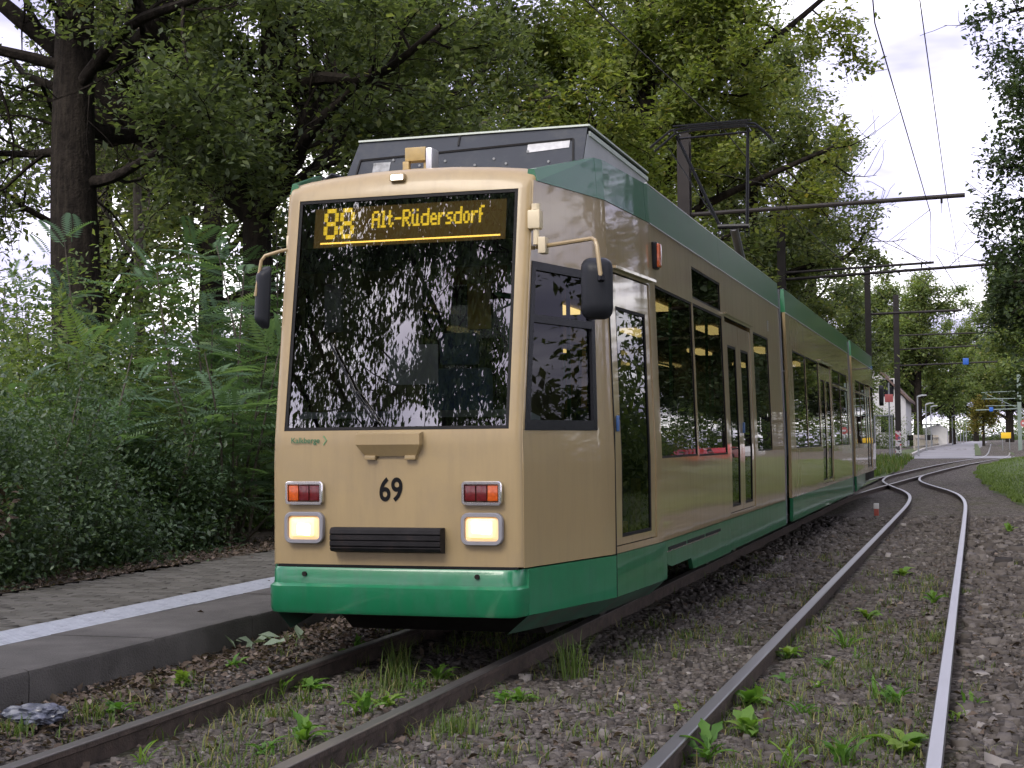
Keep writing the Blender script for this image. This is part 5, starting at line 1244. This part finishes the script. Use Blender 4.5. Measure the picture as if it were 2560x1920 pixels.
# ------------------------------------------------------------------ ballast stones, litter, grass, weeds
GX = np.array(xs_all := [0]) if False else None
def hgv(X, Y): return np.array([hg(float(a), float(b)) for a, b in zip(X, Y)])
def rail_clear(X, Y, m=.085):
    ok = np.ones(len(X), bool)
    for P in (RT, LT):
        for d in (-.53, .53):
            Q = offset_path(P, d); xr = np.interp(Y, Q[:, 1], Q[:, 0]); ok &= np.abs(X-xr) > m
    return ok
def wedge(n, r0, r1, a0=-37.5, a1=4., pw=0.):
    """points on the ground in front of the viewer; number per square metre falls as 1/r^2"""
    a = np.radians(rng.uniform(a0, a1, n)); r = r0*(r1/r0)**rng.random(n)
    return 3.18+r*np.sin(a), r*np.cos(a)
def patch(X, Y, s=1.3, ph=0.):
    return (np.sin(X*s*2.1+ph)+np.sin(Y*s*1.7+ph*2)+np.sin((X+Y)*s*2.9+1.3+ph)+np.sin((X*1.7-Y*1.1)*s*1.9+ph))/4
X, Y = wedge(74000, 5.2, 27)
ok = (X > -1.29) & rail_clear(X, Y) & (X < 5.2); X, Y = X[ok], Y[ok]
n = len(X); big = np.where(X > 3.0, 1.5, np.where(X > .6, 1.0, .8))
S = np.clip(rng.lognormal(np.log(.0098), .45, n), .004, .03)*big*np.clip(np.hypot(X-3.18, Y)/11, 1, 1.7)
base8 = np.array([(-1, -1, -.7), (1, -1, -.7), (1, 1, -.7), (-1, 1, -.7), (-.8, -.8, .6), (.8, -.8, .6), (.8, .8, .6), (-.8, .8, .6)])
q = base8[None]+rng.normal(0, .27, (n, 8, 3)); q *= rng.uniform(.65, 1.2, (n, 1, 3))*np.array([1, 1, .8])
Rr = np.linalg.qr(rng.normal(size=(n, 3, 3)))[0]; Rr = Rr*.0+Rr
tilt = rng.random(n) < 1.1
a = rng.uniform(0, 6.28, n); Rz = np.zeros((n, 3, 3)); Rz[:, 0, 0] = np.cos(a); Rz[:, 0, 1] = -np.sin(a); Rz[:, 1, 0] = np.sin(a); Rz[:, 1, 1] = np.cos(a); Rz[:, 2, 2] = 1
Rm = np.where(tilt[:, None, None], Rz, Rr)
V = np.einsum('nij,nkj->nki', Rm, q*S[:, None, None])+np.stack([X, Y, hgv(X, Y)+S*.35], 1)[:, None]
F0 = np.array([(4, 5, 6, 7), (0, 1, 5, 4), (1, 2, 6, 5), (2, 3, 7, 6), (3, 0, 4, 7)])
F = (F0[None]+np.arange(n)[:, None, None]*8).reshape(-1, 4)
o = np_mesh('gravel', V.reshape(-1, 3), F, STONES, org=(2, 8, 0), tint=np.repeat(np.clip(rng.normal(.42, .2, n), 0, 1), 5), kind='stuff')
o['label'] = 'brown grey ballast stones between the rails'; o['category'] = 'gravel'

# dry leaves: heaped along the platform wall, thin elsewhere, and along the hedge foot
pts = []
m = 8500; x = rng.uniform(-1.29, -.60, m); y = rng.uniform(5.0, 15, m)**1.0; k = rng.random(m) < np.where(x < -.95, 1, .55); pts.append(np.stack([x[k], y[k]], 1))
X, Y = wedge(13000, 5.2, 22); k = (X > -.6) & (X < 4.9) & rail_clear(X, Y, .05) & (rng.random(len(X)) < .40+.35*patch(X, Y, .8, 2)); pts.append(np.stack([X[k], Y[k]], 1))
P2 = np.concatenate(pts); Z = hgv(P2[:, 0], P2[:, 1])+rng.uniform(.004, .03, len(P2))
m = 4200; x = -3.75-np.abs(rng.normal(0, .55, m)); y = rng.uniform(7, 21, m); P3 = np.stack([x, y], 1); Z3 = np.where(x > -3.86, PZ+.006, .17+.03*rng.random(m))
m = 16; P4 = np.stack([rng.uniform(-3.7, -1.4, m), rng.uniform(6, 14, m)], 1); Z4 = np.full(m, PZ+.006)
P = np.concatenate([np.column_stack([P2, Z]), np.column_stack([P3, Z3]), np.column_stack([P4, Z4])])
V, F = leaf_quads(P, .044, .22, -.06, .6, .36)
o = np_mesh('leaf_litter', V, F, LITTER, org=(0, 8, 0), tint=np.repeat(np.clip(rng.normal(.5, .22, len(P)), 0, 1), 2), kind='stuff'); o['label'] = 'dry brown fallen leaves on gravel and along the hedge'; o['category'] = 'leaf litter'

def blades(P, H, lean_, w=.0045):
    n = len(P); a = rng.uniform(0, 6.28, n); d = np.stack([np.cos(a), np.sin(a), np.zeros(n)], 1); s_ = np.stack([-np.sin(a), np.cos(a), np.zeros(n)], 1)
    H = H[:, None]; ln_ = (lean_*rng.uniform(.3, 1.3, n))[:, None]; up = np.array([0, 0, 1.])
    m1 = P+up*H*.55+d*H*ln_*.3; t = P+up*H*(1-.25*ln_)+d*H*ln_
    W = w*rng.uniform(.7, 1.4, n)[:, None]
    V = np.stack([P-s_*W, P+s_*W, m1-s_*W*.7, m1+s_*W*.7, t], 1).reshape(-1, 3); k = (np.arange(n)*5)[:, None]
    F = np.concatenate([k+np.array([[0, 1, 3]]), k+np.array([[0, 3, 2]]), k+np.array([[2, 3, 4]])], 1).reshape(-1, 3)
    return V, F
def tufts(cx, cy, per, sig):
    n = len(cx); X = np.repeat(cx, per)+rng.normal(0, sig, n*per); Y = np.repeat(cy, per)+rng.normal(0, sig, n*per); return X, Y
# patchy grass on the track bed
X, Y = wedge(3400, 5.2, 20); inL = (np.abs(X) < .5) | ((X > -1.1) & (X < -.5)); inR = (np.abs(X-2.47) < .5); oth = (X > .6) & (X < 1.9)
prob = np.where(inL, .62, np.where(inR & (Y < 16), .85, np.where(oth, .34, np.where(X > 3.1, .05, 0))))
k = (rng.random(len(X)) < prob*(.7+.9*patch(X, Y, 1.1, .5))) & (X > -1.2); cx, cy = X[k], Y[k]
X, Y = tufts(cx, cy, 15, .05); P = np.column_stack([X, Y, hgv(X, Y)]); H = rng.uniform(.03, .105, len(P)); V, F = blades(P, H, .9, .0032)
T1 = np.repeat(np.clip(rng.normal(.42, .25, len(P)), 0, 1), 3)
o = np_mesh('grass', V, F, GRASSM, org=(1, 8, 0), tint=T1, kind='stuff'); o['label'] = 'sparse short grass growing between the rails'; o['category'] = 'grass'
# taller countable grass tufts
for i, (x, y, h, nb, lab) in enumerate([(.9, 8.52, .30, 90, 'tall grass tuft beside the rail at the tram corner'), (-.88, 6.33, .13, 60, 'grass tuft left of the dull rail near the platform'), (-.98, 5.82, .11, 60, 'yellowish grass tuft at the lower left corner'), (.82, 6.76, .15, 90, 'feathery pale grass tuft right of the dull track'), (-.14, 8.43, .26, 70, 'seeding grass stalks between the dull rails under the bumper'), (.05, 7.9, .2, 60, 'thin grass stalks between the dull rails')]):
    X = x+np.clip(rng.normal(0, .05, nb), -.1, .1); Y = y+np.clip(rng.normal(0, .05, nb), -.1, .1); P = np.column_stack([X, Y, hgv(X, Y)]); V, F = blades(P, h*rng.uniform(.5, 1.1, nb), .5, .003)
    tag(np_mesh('grass_tuft', V, F, GRASSM, org=(x, y, float(hg(x, y))), tint=np.repeat(np.clip(rng.normal(.35, .2, nb), 0, 1), 3)), lab, 'grass tuft', 'grass tufts on the track bed')
# lawn and verge grass
m = 26000; Y = 20+rng.random(m)*50; X = np.array([lawn_x(v) for v in Y])+rng.random(m)**1.8*6-.05
P = np.column_stack([X, Y, np.maximum(hgv(X, Y), np.array([gz(v) for v in Y])-.05)]); V, F = blades(P, rng.uniform(.05, .13, len(P)), .7, .012)
o = np_mesh('lawn_grass', V, F, LAWNM, org=(6, 40, 0), tint=np.repeat(np.clip(rng.normal(.45, .2, len(P)), 0, 1), 3), kind='stuff'); o['label'] = 'green lawn grass right of the tracks'; o['category'] = 'grass'
m = 5000; X = rng.uniform(-2.2, .55, m); Y = rng.uniform(40, 71, m); k = (X < np.interp(Y, LT[:, 1], LT[:, 0])-.75) | ((Y > 54) & (X < np.interp(Y, RT[:, 1], RT[:, 0])-.8)); X, Y = X[k], Y[k]
P = np.column_stack([X, Y, np.array([gz(v) for v in Y])+.0]); V, F = blades(P, rng.uniform(.12, .4, len(P)), .5, .016)
o = np_mesh('verge_grass', V, F, GRASSM, org=(0, 55, 0), tint=np.repeat(np.clip(rng.normal(.35, .2, len(P)), 0, 1), 3), kind='stuff'); o['label'] = 'rough grass beside the switch behind the tram'; o['category'] = 'grass'

# broad-leaved weeds, each with its own leaves
def weed_leaf(wf=1., teeth=.68, arch=.62):
    n = 7; V = []; F = []
    for k in range(n+1):
        t = k/n; w = (.27*math.sin(math.pi*min(1, t*.95+.08))**.8)*(1.0 if k % 2 else teeth)*(.35+.8*t if t < .6 else 1.0)
        x = t*.82; z = .75*t-arch*t*t
        w *= wf; V += [(x, -w*.55, z+.03), (x, 0, z), (x, w*.55, z+.03)]
    for k in range(n):
        a = k*3; F += [(a, a+1, a+4, a+3), (a+1, a+2, a+5, a+4)]
    return np.array(V), np.array(F)
LMS = []
for wf, te, ar in ((1., .62, .62), (.42, .9, .45), (1.35, .85, .75)):
    WV, WF = weed_leaf(wf, te, ar); lm = []
    for t in (.05, .28, .48, .75):
        o = np_mesh('leaf', WV, WF, WEED, org=(0, 0, 0), tint=[t]*len(WF), smooth=True); lm.append(o.data); bpy.data.objects.remove(o)
    LMS.append(lm)
W = [(2.04, 7.84, 1.1), (2.15, 7.05, 1.0), (2.05, 6.49, 1.2), (2.01, 9.63, 1.0), (2.34, 10.15, 1.1), (2.4, 6.42, 0.9), (2.62, 6.54, 0.9), (2.85, 6.9, 1.0), (2.76, 8.09, 0.8), (2.32, 7.64, 0.7), (2.38, 11.81, 0.9), (2.83, 13.0, 0.9), (2.47, 15.55, 0.9), (2.28, 9.3, 0.7), (2.66, 8.21, 0.8), (1.7, 7.55, 0.6), (3.08, 7.7, 0.6), (3.65, 23.05, 0.9), (2.34, 8.44, 0.6), (3.15, 8.12, 0.6), (0.84, 7.68, 0.7), (2.46, 9.64, 0.6), (2.12, 8.71, 0.6), (0.18, 6.4, 1.0), (0.14, 6.1, 0.8), (-0.51, 7.58, 1.1), (-0.40, 7.75, 0.9), (0.17, 7.14, 1.0), (0.20, 7.38, 0.8), (0.17, 8.29, 0.9), (-0.95, 7.28, 0.8), (-0.29, 5.79, 0.8), (0.78, 7.63, 0.7), (0.15, 7.95, 0.6), (-0.9, 6.54, 0.7), (-0.66, 9.07, 0.9), (-0.98, 7.92, 0.6)]
WL = ['large weed rosette against the bright left rail, halfway down', 'weed rosette just below the large one at the bright left rail', 'broad weed at the bottom edge beside the bright left rail', 'leafy weed at the bright left rail beside the tram door', 'tall leafy weed with a white flower between the bright rails', 'weed at the bottom edge left of the middle of the bright track', 'weed at the bottom edge in the middle of the bright track', 'bushy weed beside the bright right rail near the bottom edge', 'grassy weed beside the bright right rail', 'small weed in the middle of the bright track', 'weed farther up in the middle of the bright track', 'grassy weed against the bright right rail farther up', 'weed between the bright rails where the track starts to bend', 'small weed behind the leafy one at the left rail', 'weed in the grass near the bright right rail', 'small weed left of the bright left rail', 'small weed just inside the bright right rail', 'weed at the edge of the lawn', 'tiny weed beside the large rosette', 'tiny weed right of the bright right rail', 'weed on the gravel right of the dull track', 'tiny weed below the white-flowered weed', 'tiny weed above the large rosette at the left rail',
      'upright weed between the dull rails near the bottom edge', 'flat yellowish weed between the dull rails at the bottom', 'broad weed touching the dull left rail', 'second weed touching the dull left rail', 'bushy weed inside the dull right rail', 'reddish weed inside the dull right rail, behind the bushy one', 'round-leaved weed at the dull right rail under the bumper', 'weed between platform and dull left rail', 'flat weed at the bottom edge between the dull rails', 'weed just right of the dull right rail', 'small weed in the shade under the bumper', 'grassy weed in the leaves left of the dull left rail', 'weed in shadow beside the dull left rail under the bumper', 'small weed in the dead leaves below the platform']
for (x, y, s), lab in zip(W, WL):
    z = float(hg(x, y)); r = empty('weed', (x, y, z)); tag(r, lab, 'weed', 'weeds on the track bed')
    kind = int(rng.choice([0, 0, 0, 2, 2, 1])); lm = LMS[kind]; nl = int(rng.integers(7, 11) if s < .7 else rng.integers(11, 19)); a0 = rng.uniform(0, 6); c0 = rng.integers(0, 3); up_ = rng.uniform(.5, 1.15)
    for k in range(nl):
        o = bpy.data.objects.new('leaf', lm[min(3, int(c0+rng.integers(0, 2)))]); C.objects.link(o); o.parent = r
        L = s*rng.uniform(.09, .22)*(.95 if kind == 1 else 1); o.scale = (L, L*rng.uniform(.75, 1.25), L)
        o.rotation_euler = (rng.uniform(-.4, .4), -rng.uniform(.05, 1.1)*up_, a0+k*2.4+rng.uniform(-.4, .4)); o.location = (rng.normal(0, .018), rng.normal(0, .018), -.005)
# crumpled plastic bag by the platform
bm = bmesh.new(); bmesh.ops.create_icosphere(bm, subdivisions=4, radius=1)
rr = random.Random(4)
from mathutils import noise as mn
for v in bm.verts:
    d = mn.noise(v.co*1.7)*.35+mn.noise(v.co*4.3)*.22+abs(mn.noise(v.co*8))*.12; v.co *= 1+d
    v.co = Vector((v.co.x*.15, v.co.y*.11, max(-.03, v.co.z*.05)))
bm.transform(Matrix.Translation((-1.02, 6.06, hg(-1.02, 6.06)+.05)))
def bagm():
    m = mat('plastic_bag', (.065, .073, .098), .3, var=.4, vscale=9); return m
tag(MB().bm(bm).build('plastic_bag', bagm(), org=(-1.02, 6.06, hg(-1.02, 6.06)), smooth=25), 'crumpled grey plastic bag lying by the platform wall', 'plastic bag')
# pale fallen oak leaves by the wall
P = np.column_stack([rng.normal(-1.1, .09, 16), rng.normal(8.6, .16, 16), np.full(16, hg(-1.1, 8.6)+.05)]); V, F = leaf_quads(P, .12, .2, -.1, .5, .2)
o = np_mesh('green_leaf_litter', V, F, leaf_mat('pale_green_leaf', [(.14, .19, .13), (.22, .28, .20)], .2), org=(-1.1, 8.6, 0), tint=np.repeat(rng.random(16), 2), kind='stuff'); o['label'] = 'pale green fallen oak leaves below the platform wall'; o['category'] = 'leaf litter'
